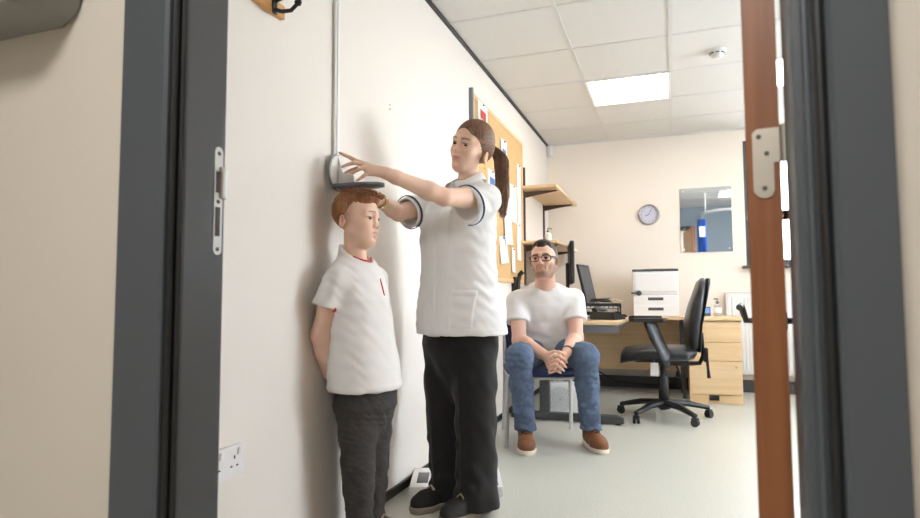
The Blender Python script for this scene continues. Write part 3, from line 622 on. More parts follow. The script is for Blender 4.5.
# ------------------------------------------------------------------ implicit surfaces -> one continuous mesh (surface nets)
def V3(p): return np.array(p, float)
def unit(v): v = V3(v); return v/np.linalg.norm(v)
def pcone(a, b, ra, rb=None):
    a, b = V3(a), V3(b); rb = ra if rb is None else rb; R = max(ra, rb); ab = b-a; L2 = max(ab@ab, 1e-9)
    def f(X, Y, Z):
        t = np.clip(((X-a[0])*ab[0]+(Y-a[1])*ab[1]+(Z-a[2])*ab[2])/L2, 0, 1)
        return np.sqrt((X-a[0]-t*ab[0])**2+(Y-a[1]-t*ab[1])**2+(Z-a[2]-t*ab[2])**2)-(ra+t*(rb-ra))
    return f, np.minimum(a, b)-R, np.maximum(a, b)+R
def pell(c, r, R=None):
    c, r = V3(c), V3(r); R = np.eye(3) if R is None else np.array(R); m = np.full(3, r.max())
    def f(X, Y, Z):
        q = [((X-c[0])*R[0, i]+(Y-c[1])*R[1, i]+(Z-c[2])*R[2, i])/r[i] for i in range(3)]
        k0 = np.sqrt(q[0]**2+q[1]**2+q[2]**2); k1 = np.sqrt((q[0]/r[0])**2+(q[1]/r[1])**2+(q[2]/r[2])**2)
        return k0*(k0-1)/np.maximum(k1, 1e-6)
    return f, c-m, c+m
def ploft(R, rings, rnd=.02, pw=2.0):
    """rings: (centre xyz, half width along R[:,0], half depth along R[:,1]) ordered along R[:,2]"""
    R = np.array(R); cs = np.array([r[0] for r in rings], float); w = cs@R[:, 2]; cu, cv = cs@R[:, 0], cs@R[:, 1]
    A = np.array([r[1] for r in rings]); B = np.array([r[2] for r in rings]); m = max(A.max(), B.max())+.02
    def f(X, Y, Z):
        W = X*R[0, 2]+Y*R[1, 2]+Z*R[2, 2]; U = X*R[0, 0]+Y*R[1, 0]+Z*R[2, 0]; Q = X*R[0, 1]+Y*R[1, 1]+Z*R[2, 1]
        a = np.interp(W, w, A); b = np.interp(W, w, B); u = (U-np.interp(W, w, cu))/a; v = (Q-np.interp(W, w, cv))/b
        k0 = (np.abs(u)**pw+np.abs(v)**pw)**(1/pw); k1 = np.sqrt((u/a)**2+(v/b)**2)
        d = np.where(k0 < .4, (k0-1)*np.minimum(a, b), k0*(k0-1)/np.maximum(k1, 1e-5)); e = np.maximum(w[0]-W, W-w[-1])
        h = np.maximum(rnd-np.abs(d-e), 0)/rnd if rnd else 0
        return np.maximum(d, e)+h*h*rnd*.25
    return f, cs.min(0)-m, cs.max(0)+m
def phalf(p, n, r=.25):
    p, n = V3(p), unit(n)
    return (lambda X, Y, Z: (X-p[0])*n[0]+(Y-p[1])*n[1]+(Z-p[2])*n[2]), p-r, p+r
class Field:
    def __init__(s, lo, hi, h, fine=()):
        s.ax = []
        for i in range(3):
            v = [lo[i]]
            while v[-1] < hi[i]:
                st = h
                for f in fine:
                    if f[0][i]-h < v[-1] < f[1][i]: st = min(st, f[2])
                v.append(v[-1]+st)
            s.ax.append(np.array(v))
        s.d = np.full([len(a) for a in s.ax], 1.0, np.float32)
    def add(s, prim, k=.01, op='u', hard=False):
        f, lo, hi = prim; pad = k+.02
        sl = []
        for i in range(3):
            a = np.searchsorted(s.ax[i], lo[i]-pad); b = np.searchsorted(s.ax[i], hi[i]+pad)
            if b <= a: return s
            sl.append(slice(a, b))
        X, Y, Z = s.ax[0][sl[0]][:, None, None], s.ax[1][sl[1]][None, :, None], s.ax[2][sl[2]][None, None, :]
        n = f(X, Y, Z).astype(np.float32); o = s.d[tuple(sl)]; k = max(k, 1e-5)
        if op == 'u': h = np.maximum(k-np.abs(o-n), 0)/k; r = np.minimum(o, n)-h*h*k*.25
        elif op == 's': h = np.maximum(k-np.abs(o+n), 0)/k; r = np.maximum(o, -n)+h*h*k*.25
        s.d[tuple(sl)] = r; return s
    def chain(s, pts, k=.01):
        for (a, ra), (b, rb) in zip(pts, pts[1:]): s.add(pcone(a, b, ra, rb), k)
        return s
    def mesh(s, smooth=1):
        d = s.d; nx, ny, nz = d.shape; ins = d < 0
        cnt = np.zeros((nx-1, ny-1, nz-1), np.uint8)
        offs = [(i, j, k) for i in (0, 1) for j in (0, 1) for k in (0, 1)]
        for i, j, k in offs: cnt += ins[i:nx-1+i, j:ny-1+j, k:nz-1+k]
        I = np.argwhere((cnt > 0) & (cnt < 8)); vid = np.full(cnt.shape, -1, np.int64); vid[tuple(I.T)] = np.arange(len(I))
        acc = np.zeros((len(I), 3)); n = np.zeros(len(I)); ax = s.ax
        def cor(o): return I+np.array(o)
        def pos(c): return np.stack([ax[i][c[:, i]] for i in range(3)], 1)
        for o in offs:
            for a in range(3):
                if o[a]: continue
                o2 = list(o); o2[a] = 1; c1, c2 = cor(o), cor(o2); d1, d2 = d[tuple(c1.T)], d[tuple(c2.T)]; m = (d1 < 0) != (d2 < 0)
                t = (d1[m]/(d1[m]-d2[m]))[:, None]; acc[m] += pos(c1)[m]*(1-t)+pos(c2)[m]*t; n[m] += 1
        Vt = acc/n[:, None]; Q = []
        for a in range(3):
            b, c = (a+1) % 3, (a+2) % 3
            sl1 = [None]*3; sl2 = [None]*3; sl1[a] = slice(0, -1); sl2[a] = slice(1, None)
            for q in (b, c): sl1[q] = sl2[q] = slice(1, -1)
            A, B = ins[tuple(sl1)], ins[tuple(sl2)]
            for want in (True, False):
                E = np.argwhere((A != B) & (A == want))
                if not len(E): continue
                q = []
                for db, dc in ((0, 0), (1, 0), (1, 1), (0, 1)):
                    e = E.copy(); e[:, b] += db; e[:, c] += dc; q.append(vid[tuple(e.T)])
                q = np.stack(q, 1); Q.append(q if want else q[:, ::-1])
        Q = np.concatenate(Q)
        for _ in range(smooth):
            sm = np.zeros_like(Vt); w = np.zeros(len(Vt))
            for x in range(4):
                i, j = Q[:, x], Q[:, (x+1) % 4]
                for c in range(3): sm[:, c] += np.bincount(i, Vt[j, c], len(Vt))
                w += np.bincount(i, minlength=len(Vt))
            Vt = Vt*.5+.5*sm/np.maximum(w, 1)[:, None]
        return Vt, Q
def normals(Vt, Q):
    n = np.cross(Vt[Q[:, 2]]-Vt[Q[:, 0]], Vt[Q[:, 3]]-Vt[Q[:, 1]]); N = np.zeros_like(Vt)
    for x in range(4):
        for c in range(3): N[:, c] += np.bincount(Q[:, x], n[:, c], len(Vt))
    return N/np.maximum(np.linalg.norm(N, axis=1), 1e-9)[:, None]
def waves(Vt, ks, seed):
    r = np.random.default_rng(seed); o = np.zeros(len(Vt))
    for k in ks:
        for _ in range(3):
            kk = V3(k)*(1+.35*r.standard_normal(3)); o += np.sin(Vt@kk+r.uniform(0, 6.28)+1.2*np.sin(Vt@(kk[[1, 2, 0]]*.6)+r.uniform(0, 6.28)))
    return o/(3*len(ks))
def to_obj(name, Vt, Q, base, m, parent, col=None, extra=()):
    """extra: (verts, faces, colours) islands joined into the same mesh"""
    Vs = [Vt]; F = [tuple(q) for q in Q.tolist()]; Cs = [col]; n = len(Vt)
    for ev, ef, ec in extra:
        Vs.append(ev); F += [tuple(i+n for i in f) for f in ef]; Cs.append(ec); n += len(ev)
    Vt = np.concatenate(Vs)-V3(base); me = bpy.data.meshes.new(name); me.from_pydata(Vt.tolist(), [], F); me.update()
    if col is not None:
        c = np.concatenate(Cs); at = me.color_attributes.new('Col', 'FLOAT_COLOR', 'POINT')
        at.data.foreach_set('color', np.concatenate([c, np.ones((len(c), 1))], 1).astype(np.float32).ravel())
    return link(name, me, m, parent, True, 0)
def wtube(name, pts, r, base, m, parent, n=8, closed=False, flat=None):
    b = new_bm(); tube(b, [V3(p)-V3(base) for p in pts], r, n, closed, flat); return obj(name, b, m, parent, ang=0)
def ring_pts(c, nrm, r, n=40, r2=None, up=(0, 0, 1)):
    nrm = unit(nrm); a = unit(np.cross(nrm, up)); b_ = np.cross(a, nrm); r2 = r2 or r
    return [V3(c)+r*math.cos(t)*a+r2*math.sin(t)*b_ for t in np.linspace(0, 2*PI, n, endpoint=False)]
def band(name, c, nrm, r, width, base, m, parent, thick=.002, n=44, r2=None):
    """a short open cuff band round an axis"""
    nrm = unit(nrm); b = new_bm(); rr = [[b.verts.new(V3(p)-V3(base)) for p in ring_pts(V3(c)+nrm*w, nrm, r+t, n, (r2+t) if r2 else None)] for w, t in ((-width/2, 0), (-width/2, thick), (width/2, thick), (width/2, 0))]
    for q, w in zip(rr, rr[1:]+rr[:1]):
        for k in range(n): b.faces.new((q[k], q[(k+1) % n], w[(k+1) % n], w[k]))
    return obj(name, b, m, parent, ang=50)

class Head:
    """local frame: x = person's right, y = face, z = up; unit head is 0.24 m chin to crown"""
    def __init__(s, c, face, s_, roll=0, pitch=0):
        F = unit(face); L = unit(np.cross([0, 0, 1], F)); U = np.cross(F, L)
        cp, sp = math.cos(pitch), math.sin(pitch); F, U = F*cp+U*sp, U*cp-F*sp          # pitch > 0 lifts the chin
        cr, sr = math.cos(roll), math.sin(roll); L, U = L*cr+U*sr, U*cr-L*sr
        # L x F = up must hold: x left, y face, z up with x = F x U
        X = np.cross(F, U); s.R = np.stack([X, F, U], 1); s.sgn = np.sign(X@L); s.c = V3(c); s.s = s_
    def w(s, *p): return s.c+s.R@(V3(p)*s.s)
    def loc(s, Vt): return ((Vt-s.c)@s.R)/s.s
    def e(s, p, r, R=None): return pell(s.w(*p), V3(r)*s.s, s.R if R is None else s.R@np.array(R))
    def k(s, a, b, ra, rb=None): return pcone(s.w(*a), s.w(*b), ra*s.s, (ra if rb is None else rb)*s.s)
    def box(s, h): return (s.c-.135*s.s, s.c+.14*s.s, h)
def rotx(a): return np.array(((1, 0, 0), (0, math.cos(a), -math.sin(a)), (0, math.sin(a), math.cos(a))))
def rotz(a): return np.array(((math.cos(a), -math.sin(a), 0), (math.sin(a), math.cos(a), 0), (0, 0, 1)))
def roty(a): return np.array(((math.cos(a), 0, math.sin(a)), (0, 1, 0), (-math.sin(a), 0, math.cos(a))))
EYE = (.0315, .0735, .002)
def add_head(f, h, jaw=1., child=0, nose=1., lid=(.0150, .0060, 0), jr=.017, ear=(0., 0., .45), fw=1.):
    s = h.s; A = lambda p, k=.012, op='u': f.add(p, k*s, op)
    A(h.e((0, -.013, .034), (.074, .094, .086)), 0)
    A(h.e((0, .012, .03), (.069, .072, .074)), .02)
    A(h.e((0, .030, -.030), (.058*fw, .056, .078)), .03)
    A(h.e((0, .040, -.055), (.046*fw, .046, .055)), .02)
    A(h.e((0, .064, -.096+.008*child), (.021*jaw, .020, .018)), .028)
    for x in (-1, 1):
        A(h.k((x*.050*jaw, .004, -.055), (x*.024*jaw, .056, -.094+.008*child), jr, jr*.9), .03)
        A(h.e((x*.036, .058, -.026), (.022, .022, .024)), .025)
        A(h.k((x*.006, .086, .022), (x*.044, .070, .022), .009, .010), .02)
        A(h.e((x*EYE[0], .096, .002), (.0195, .018, .0125)), .014, 's')
        # lids round the eyeball, opened by an almond
        A(h.e((x*EYE[0], EYE[1], EYE[2]), (.0165, .0150, .0150)), .006)
        A(h.e((x*EYE[0], EYE[1]+.013, EYE[2]+lid[2]), (lid[0], .012, lid[1])), .003, 's')
    A(h.k((0, .084, .014), (0, .101*nose, -.022), .0075, .0095), .014)
    A(h.e((0, .102*nose, -.027), (.0115, .011, .0095)), .008)
    for x in (-1, 1):
        A(h.e((x*.0115, .093, -.030), (.0075, .010, .0075)), .006)
        A(h.e((x*.0065, .099, -.037), (.004, .006, .003)), .004, 's')
    A(h.e((0, .0745, -.058), (.028, .013, .019)), .015)
    A(h.k((-.019, .081, -.0578), (-.005, .0888, -.0535), .0038, .0050), .004); A(h.k((.019, .081, -.0578), (.005, .0888, -.0535), .0038, .0050), .004)
    A(h.k((-.005, .0888, -.0535), (.005, .0888, -.0535), .0050), .004)
    A(h.k((-.015, .081, -.0635), (0, .0868, -.0655), .0045, .0060), .005); A(h.k((.015, .081, -.0635), (0, .0868, -.0655), .0045, .0060), .005)
    A(h.k((-.021, .084, -.0590), (0, .0935, -.0592), .0014, .0016), .003, 's'); A(h.k((.021, .084, -.0590), (0, .0935, -.0592), .0014, .0016), .003, 's')
    A(h.e((0, .088, -.0785), (.012, .006, .004)), .010, 's')
    for x in (-1, 1):
        Re = rotz(x*-ear[2])@rotx(-.18); ey, ez = ear[0], ear[1]
        A(h.e((x*(.078+.012*(ear[2]-.45)), -.012+ey, -.008+ez), (.0085, .020, .028), Re), .006)
        A(h.e((x*(.0875+.012*(ear[2]-.45)), -.006+ey, -.003+ez), (.0065, .0115, .019), Re), .004, 's')
        A(h.e((x*.0800, .002+ey, -.010+ez), (.004, .006, .008), Re), .005)
    return f
def sm(x, a, b): t = np.clip((x-a)/(b-a), 0, 1); return t*t*(3-2*t)
def mixc(c, col, w): return c*(1-w[:, None])+np.array(lin(col))*w[:, None]
def skin_paint(Vt, h, base, lip, brow, cheek='#d9876f', beard=None, browth=1., fade=None, lidz=.0058):
    c = np.tile(np.array(lin(base)), (len(Vt), 1)); q = h.loc(Vt); x, y, z = np.abs(q[:, 0]), q[:, 1], q[:, 2]
    near = (np.abs(q).max(1) < .15)
    c = mixc(c, cheek, .18*near*np.exp(-((x-.040)**2+(z+.030)**2)/.018**2)*(y > .03)); c = mixc(c, cheek, .15*near*np.exp(-(x**2+(z+.028)**2)/.012**2)*(y > .09))
    c = mixc(c, cheek, .22*near*sm(x, .072, .080)*(np.abs(y+.01) < .035)*(np.abs(z) < .05))
    if fade: c = mixc(c, fade, .7*near*sm(z, -.04, .03)*sm(-y, -.045, .01)*sm(.079-x, 0, .006))
    if beard:
        line = -.074+.052*sm(x, .030, .060)
        m = sm(line-z, -.006, .012)*sm(y, -.010, .012)*.85; m = np.maximum(m, .8*np.exp(-(((x-.0265)/.006)**2+((z+.058)/.016)**2)**2)*(y > .06)); m *= 1-np.exp(-((x/.021)**2+((z+.0585)/.010)**2)**2)
        m = np.maximum(m, .75*np.exp(-((z+.0445)/.006)**2)*(x < .027)*(y > .06)); m *= sm(.118+z, 0, .010)
        m = np.maximum(m, .7*sm(.055-np.abs(z+.005), 0, .015)*np.exp(-((y-.012)/.010)**2)*(x > .055)); c = mixc(c, beard, np.clip(m, 0, 1)*near*np.clip(.78+.5*waves(Vt, [(900, 300, 200)], 8)*waves(Vt, [(200, 800, 900)], 9), 0, 1))
    w = np.exp(-((z-.0235-.0045*np.sin(np.clip((x-.010)/.042, 0, 1)*PI))/(.0042*browth*(1.1-.6*np.clip((x-.012)/.04, 0, 1))))**4)*sm(x, .010, .016)*sm(.052-x, 0, .008)*(y > .05)*near; c = mixc(c, brow, .85*w)
    w = np.exp(-(((x/.0215)**2+((z+.0592)/.0105)**2)**2))*(y > .075)*near; c = mixc(c, lip, .8*w)
    dz = z-EYE[2]; dx = x-EYE[0]; lid = np.exp(-(((dx/.0165)**2+((dz-lidz)/.0032)**2))**2)*(y > .06)*near; c = mixc(c, '#2a1c18', .8*lid)
    return c
def eyes(h, iris, look=(0, 0)):
    out = []
    for x in (-1, 1):
        n, m = 22, 14; ctr = V3((x*EYE[0], EYE[1]-.0005, EYE[2])); vs, cs, fs = [], [], []
        g = unit((look[0], 1, look[1]))
        for j in range(m+1):
            for i in range(n):
                th = PI*j/m; a = 2*PI*i/n; d = V3((math.sin(th)*math.cos(a), math.cos(th), math.sin(th)*math.sin(a)))
                # pole along gaze
                t1 = unit(np.cross(g, (0, 0, 1))); t2 = np.cross(t1, g); dd = d[0]*t1+d[1]*g+d[2]*t2
                vs.append(h.w(*(ctr+dd*.0129))); ang = math.degrees(th)
                cs.append(lin('#0c0a0a') if ang < 14 else lin(iris) if ang < 42 else lin('#b9aca4'))
        for j in range(m):
            for i in range(n): fs.append((j*n+i, j*n+(i+1) % n, (j+1)*n+(i+1) % n, (j+1)*n+i))
        out.append((np.array(vs), fs, np.array(cs)))
    return out
def add_hand(f, wrist, palm_dir, back_dir, thumb_side, s, fingers, thumb, wr=.024):
    """palm block from wrist; fingers: list of 4 point lists (world, knuckle first), thumb: point list"""
    W, D, Bk, T = V3(wrist), unit(palm_dir), unit(back_dir), unit(thumb_side)
    for k_, fp in enumerate(fingers):
        r0 = (.0088, .0092, .0088, .0076)[k_]*s; kn = V3(fp[0]); f.add(pcone(W+D*.012*s+(kn-W-D*.05*s)*.25, kn, .0125*s, .0105*s), .012*s)
        pts = [(V3(p), r0*(1-.13*i)) for i, p in enumerate(fp)]; f.chain(pts, .0025)
    tp = [(V3(p), (.0125, .0105, .0095, .0085)[min(i, 3)]*s) for i, p in enumerate(thumb)]; f.chain(tp, .004)
    f.add(pcone(W, V3(thumb[0]), .016*s, .0125*s), .012*s)
    return f
def strands(b, roots, base, r0, r1, n=5):
    for pts in roots:
        k = len(pts); tube(b, [V3(p)-V3(base) for p in pts], [r0+(r1-r0)*(i/(k-1))**2 for i in range(k)], n)
def fingers_from(kn, dirs, lens):
    """kn: knuckle point; dirs: successive unit directions; lens: segment lengths"""
    p = V3(kn); out = [p]
    for d, l in zip(dirs, lens): p = p+unit(d)*l; out.append(p)
    return out
CR = V3((.9436, .3310, 0)); CF = V3((-.3310, .9436, 0)); UP = V3((0, 0, 1))   # screen-right and depth directions on the floor plan
skin_m = {}
M['white_cloth'] = mat('white_cotton', '#ecebea', .85, bump=.12, bscale=420, sheen=.15)
M['white_cloth_b'] = mat('white_jersey', '#ebe8e5', .9, bump=.10, bscale=500, sheen=.1)
M['black_cloth'] = mat('black_trouser_cloth', '#151314', .9, bump=.15, bscale=500, sheen=.1)
M['char_denim'] = mat('charcoal_denim', '#3b3735', .9, bump=.2, bscale=500, var=.18, vscale=60)
M['denim'] = mat('blue_denim', '#56667f', .9, bump=.2, bscale=500, var=.20, vscale=45)
M['denim_l'] = mat('blue_denim_hem', '#7c90b0', .9, bump=.2, bscale=500)
M['navy'] = mat('navy_braid', '#27345c', .8)
M['red'] = mat('red_trim', '#cf3437', .7)
M['boot'] = mat('brown_boot_leather', '#80502f', .5, bump=.15, bscale=90, var=.15, vscale=30)
M['sole'] = mat('cream_rubber_sole', '#e2d8c6', .6)
M['lace'] = mat('dark_lace', '#2b2420', .8)
M['shoe_b'] = mat('black_canvas_shoe', '#1f1d1c', .75, bump=.1, bscale=300)
M['sole_d'] = mat('taupe_rubber_sole', '#8f8474', .6)
M['lace_l'] = mat('light_lace', '#a89b84', .8)
M['hair_w'] = wood('brown_hair', '#4a3020', '#8f6645', 'z', .55, 60)
M['hair_b'] = wood('auburn_hair', '#6a3e22', '#a8703f', 'z', .42, 60)
M['hair_m'] = wood('dark_brown_hair', '#241a15', '#3a2a20', 'z', .45, 60)
M['specs'] = mat('glasses_frame', '#20262c', .3); M['specs_b'] = mat('glasses_arm', '#4d7f96', .3)
M['gold'] = mat('earring_metal', '#d8c08a', .25, 1)
def shoe(parent, base, heel, toe, w, mu, ms, ml, hgt=.085, boot=0, eyelets=4):
    """heel, toe: floor points"""
    H, T = V3(heel), V3(toe); D = unit(T-H); Lf = np.cross(UP, D); n = np.linalg.norm(T-H); at = lambda u, v, z: H+D*u*n+Lf*v+UP*z
    lo = np.minimum(H, T)-.09; hi = np.maximum(H, T)+.09; lo[2] = -.005; hi[2] = hgt+boot+.06
    f = Field(lo, hi, .004); sw = .028
    f.chain([(at(.12, 0, .05), w*.80), (at(.40, 0, .046), w*.84), (at(.70, 0, .040), w*.98), (at(.86, 0, .036), w*.86)], .03)
    f.add(pcone(at(.17, 0, .06), at(.20, 0, hgt+boot*.6), w*.82, w*.80), .02); f.add(pcone(at(.25, 0, hgt+boot*.2), at(.60, 0, .055), w*.72, w*.66), .03)
    if boot: f.add(pcone(at(.18, 0, hgt), at(.16, 0, hgt+boot), w*.86, w*.92), .02)
    f.add(phalf(at(.5, 0, sw-.004), (0, 0, 1), .3), .002, 's') if False else None
    f.d = np.maximum(f.d, (sw-.006-f.ax[2])[None, None, :].astype(np.float32))
    f.d = np.maximum(f.d, (f.ax[2]-(hgt+boot))[None, None, :].astype(np.float32))
    Vt, Q = f.mesh(1); up = to_obj('shoe', Vt, Q, base, mu, parent)
    f = Field(lo, hi, .004); a = -1
    f.chain([(at(.10, 0, .02), w*.88), (at(.40, 0, .02), w*.90), (at(.70, 0, .02), w*1.06), (at(.87, 0, .02), w*.92)], .03)
    z = f.ax[2][None, None, :].astype(np.float32); f.d = np.maximum(np.maximum(f.d, z-sw), .002-z); Vt, Q = f.mesh(1); to_obj('sole', Vt, Q, base, ms, up)
    b = new_bm()
    for i in range(eyelets):
        t = i/(max(eyelets-1, 1)); u = .60-.32*t; zc = (.052+w*.70)*(1-t)+(hgt+boot*.25+w*.66)*t+.012; wv = w*(.50+.06*t)
        for sg in (-1, 1): tube(b, [at(u+.015*sg, -wv, zc-.010)-V3(base), at(u, 0, zc+.006)-V3(base), at(u-.015*sg, wv, zc-.010)-V3(base)], .0035, 6)
    for sg in (-1, 1): tube(b, [at(.32, 0, zc+.008)-V3(base), at(.36, sg*.03, zc+.016)-V3(base), at(.42, sg*.038, zc+.004)-V3(base), at(.36, sg*.012, zc+.006)-V3(base)], .003, 6)
    obj('laces', b, ml, up); return up
def torso_frame(F): F = unit(F); L = unit(np.cross(UP, F)); return np.stack([L, F, UP], 1)
def ring_uv(Vt, R, rings):
    cs = np.array([r[0] for r in rings], float); z = Vt[:, 2]
    c = np.stack([np.interp(z, cs[:, 2], cs[:, i]) for i in range(3)], 1); d = Vt-c; return d@R[:, 0], d@R[:, 1]
def bounds(*pts, pad=.12):
    p = np.array([V3(q) for q in pts]); return p.min(0)-pad, p.max(0)+pad

# ================================================================== the boy
BB = (-1.06, 1.955, 0)
boy = thing('person', 'boy in white t-shirt and charcoal jeans standing against the wall under the height measure', 'person', BB)
F = math.cos(math.radians(32))*CR-math.sin(math.radians(32))*CF; RB = torso_frame(F); Lb = RB[:, 0]
hb = Head((-1.0702, 1.9200, 1.1609), math.cos(math.radians(22))*CR-math.sin(math.radians(22))*CF, .885, 0, -.05)
nb = V3((-1.0756, 1.9280, 1.0174)); sr, sl = V3((-1.0961, 1.8257, 0.9319)), V3((-1.0543, 2.0358, 0.9477))
er, wr_ = V3((-1.1488, 1.8145, 0.7492)), V3((-1.1542, 1.8808, 0.6077)); el, wl = V3((-1.1280, 2.0887, 0.7296)), V3((-1.1695, 2.0258, 0.5824))
hipR, kneR, ankR = V3((-1.0559, 1.9067, 0.5002)), V3((-1.0480, 1.9024, 0.2948)), V3((-1.0582, 1.9344, 0.0854))
hipL, kneL, ankL = V3((-1.0463, 2.0170, 0.4896)), V3((-1.0459, 2.0105, 0.2779)), V3((-1.0612, 2.0303, 0.0663))
brings = [((-1.0439, 1.9502, 0.5467), .130, .100), ((-1.0578, 1.9359, 0.7614), .118, .090), ((-1.0642, 1.9315, 0.8691), .112, .085), ((-1.0749, 1.9276, 0.9485), .105, .072), ((-1.0863, 1.9254, 0.9993), .07, .05)]
lo = np.array((-1.19, 1.72, .0)); hi = np.array((-.86, 2.24, 1.30))
handbox = (np.array((-1.19, 1.80, .46)), np.array((-1.05, 2.06, .62)), .0032)
f = Field(lo, hi, .007, [hb.box(.0024), handbox])
f.add(ploft(RB, brings, .03), .01); f.add(pcone(nb-UP*.02, hb.w(0, -.008, -.060), .043, .036), .02); f.add(pcone(sr-UP*.006, sl-UP*.006, .034), .03)
f.chain([(sr-UP*.004, .034), ((sr+er)/2, .036), (er, .033)], .015); f.chain([(er, .033), (er*.6+wr_*.4, .032), (wr_, .022)], .015)
f.chain([(sl-UP*.004, .034), (el, .033), (wl, .022)], .015)
for h_, k_, a_ in ((hipR, kneR, ankR), (hipL, kneL, ankL)): f.chain([(h_, .065), (k_, .045), (k_*.6+a_*.4, .042), (a_, .034), (V3((a_[0], a_[1], .045))+F*.0, .030)], .02); f.add(pcone((a_[0], a_[1], .045), V3((a_[0], a_[1], .035))+F*.11, .030, .024), .02)
kr = [(-1.1505, 1.9052, 0.5801), (-1.1525, 1.9107, 0.5669), (-1.1570, 1.9164, 0.5535), (-1.1622, 1.9218, 0.5418)]
fr_ = [fingers_from(k, [Lb*.8+F*.2-UP*.25, Lb*.9-F*.1-UP*.1, Lb*.8-F*.4], [.028, .020, .016]) for k in kr]
add_hand(f, wr_, V3(kr[1])-wr_, -F, -UP, .78, fr_, fingers_from((-1.1459, 1.9007, 0.5915), [Lb+UP*.2, Lb*.9-UP*.3], [.024, .02]))
kl = [(-1.1721, 1.9940, 0.5677), (-1.1749, 1.9917, 0.5569), (-1.1754, 1.9891, 0.5462), (-1.1728, 1.9886, 0.5353)]
fl_ = [fingers_from(k, [-Lb*.9-UP*.2, -Lb*.9, -Lb*.7-F*.3], [.026, .02, .015]) for k in kl]
add_hand(f, wl, V3(kl[1])-wl, -F, UP, .78, fl_, fingers_from((-1.1674, 2.0003, 0.5782), [-Lb+UP*.1, -Lb], [.024, .02]))
add_head(f, hb, .92, 1, .93, (.0158, .0032, -.0032), .018, (-.006, -.010, .65), 1.02)
Vt, Q = f.mesh(1)
col = skin_paint(Vt, hb, '#e6bfa8', '#c9807a', '#8a6248', fade='#8a5b3e', lidz=.0030)
M['skin_b'] = attr_mat('skin_fair', .5, .10)
to_obj('body', Vt, Q, BB, M['skin_b'], boy, col, eyes(hb, '#4d4034', (-.05, -.22)))
# hair: short back and sides, curls on top
f = Field(hb.c-.15, hb.c+.15, .0032); A = lambda p, k, op='u': f.add(p, k, op)
A(hb.e((0, -.014, .038), (.0775, .098, .088)), 0); A(hb.e((0, .035, .085), (.060, .062, .030)), .02)
A(hb.e((0, .083, -.020), (.062, .066, .083)), .012, 's'); 
for x in (-1, 1): A(hb.e((x*.088, -.010, -.020), (.020, .024, .034)), .008, 's'); A(hb.e((x*.080, .074, -.030), (.032, .046, .062)), .014, 's')
A(phalf(hb.w(0, -.05, -.080), hb.R@V3((0, -.25, 1))), .008, 's')
Vt, Q = f.mesh(1); N = normals(Vt, Q); q = hb.loc(Vt); Vt = Vt+N*(.0022*sm(q[:, 2], .03, .07)*waves(Vt, [(260, 120, 90), (120, 300, 160)], 3))[:, None]
hair = to_obj('hair', Vt, Q, BB, M['hair_b'], boy)
b = new_bm(); roots = []
r = random.Random(4)
for i in range(330):
    a = r.uniform(0, 2*PI); rad = math.sqrt(r.random()); x, y = .058*rad*math.cos(a), .018+.078*rad*math.sin(a)
    z = .038+.088*math.sqrt(max(.05, 1-(x/.0775)**2-((y+.014)/.104)**2))
    if y > .045: z = max(z, .086)+.004
    n = unit((x*1.2, y*.8, .08)); t1 = unit(np.cross(n, (r.uniform(-1, 1), 1, .2))); t2 = np.cross(n, t1); c0 = V3((x, y, min(z, .109))); dirc = unit(n*.35+t1*r.uniform(-.6, .6)+V3((0, 1, -.1))*r.uniform(-.1, .9)); rc = r.uniform(.004, .0085); ph = r.uniform(0, 6.3); L_ = r.uniform(.016, .034)
    pts = []
    for j in range(10):
        u = j/9; p = c0+dirc*L_*u+rc*(t1*math.cos(ph+u*6.5)+t2*math.sin(ph+u*6.5))*(.4+.6*u)
        p[2] = min(p[2], .122); pts.append(hb.w(*p))
    roots.append(pts)
strands(b, roots, BB, .0022, .0010, 5); obj('curl', b, M['hair_b'], hair, ang=0)
# t-shirt
rings = [((-1.0414, 1.9455, 0.5510), .146, .118), ((-1.0484, 1.9425, 0.6363), .140, .114), ((-1.0578, 1.9359, 0.7614), .131, .106), ((-1.0642, 1.9315, 0.8691), .126, .099), ((-1.0716, 1.9290, 0.9449), .118, .084), ((-1.0796, 1.9281, 0.9957), .092, .068), ((-1.0788, 1.9263, 1.0246), .064, .060), ((-1.0832, 1.9228, 1.0535), .050, .053), ((-1.0860, 1.9201, 1.0789), .046, .050)]
cr_, cl_ = V3((-1.1219, 1.8016, 0.8425)), V3((-1.0674, 2.0703, 0.8418))
f = Field(*bounds(rings[0][0], rings[-1][0], cr_, cl_, sr, sl), .0052)
f.chain([(sr, .042), (cr_+(cr_-sr)*.12, .053)], .02); f.chain([(sl, .042), (cl_+(cl_-sl)*.12, .053)], .02)
dr_, dl_ = unit(cr_-sr), unit(cl_-sl)
f.add(phalf(cr_, -dr_, .07), .002, 's'); f.add(phalf(cl_, -dl_, .07), .002, 's')
f.add(ploft(RB, rings, .014, 2.1), .022); f.add(pcone(nb-UP*.030, sr-UP*.002, .046, .040), .03); f.add(pcone(nb-UP*.030, sl-UP*.002, .046, .040), .03)
f.add(pcone(nb-UP*.008+F*.012, hb.w(0, .012, -.04), .047, .050), .006, 's'); f.add(phalf(nb+F*.052-UP*.006, -UP-F*.60, .14), .004, 's')
bc = V3(rings[0][0])-RB[:, 0]*.146; f.add(pcone(bc-UP*.02, bc+UP*.022, .008, .002), .002, 's')
Vt, Q = f.mesh(1); N = normals(Vt, Q); u, v = ring_uv(Vt, RB, rings)
d = .0035*waves(Vt, [(40, 30, 55), (25, 60, -40), (70, -30, 30)], 11)+.0030*sm(-u, .03, .10)*waves(Vt, [(30, 40, 110)], 12)
d += .0016*np.exp(-((u+.118)/.006)**2)*(v < .03)+.001*np.exp(-((Vt[:, 2]-rings[0][0][2]-.018)/.004)**2)
shirt = to_obj('t_shirt', Vt+N*d[:, None], Q, BB, M['white_cloth_b'], boy)
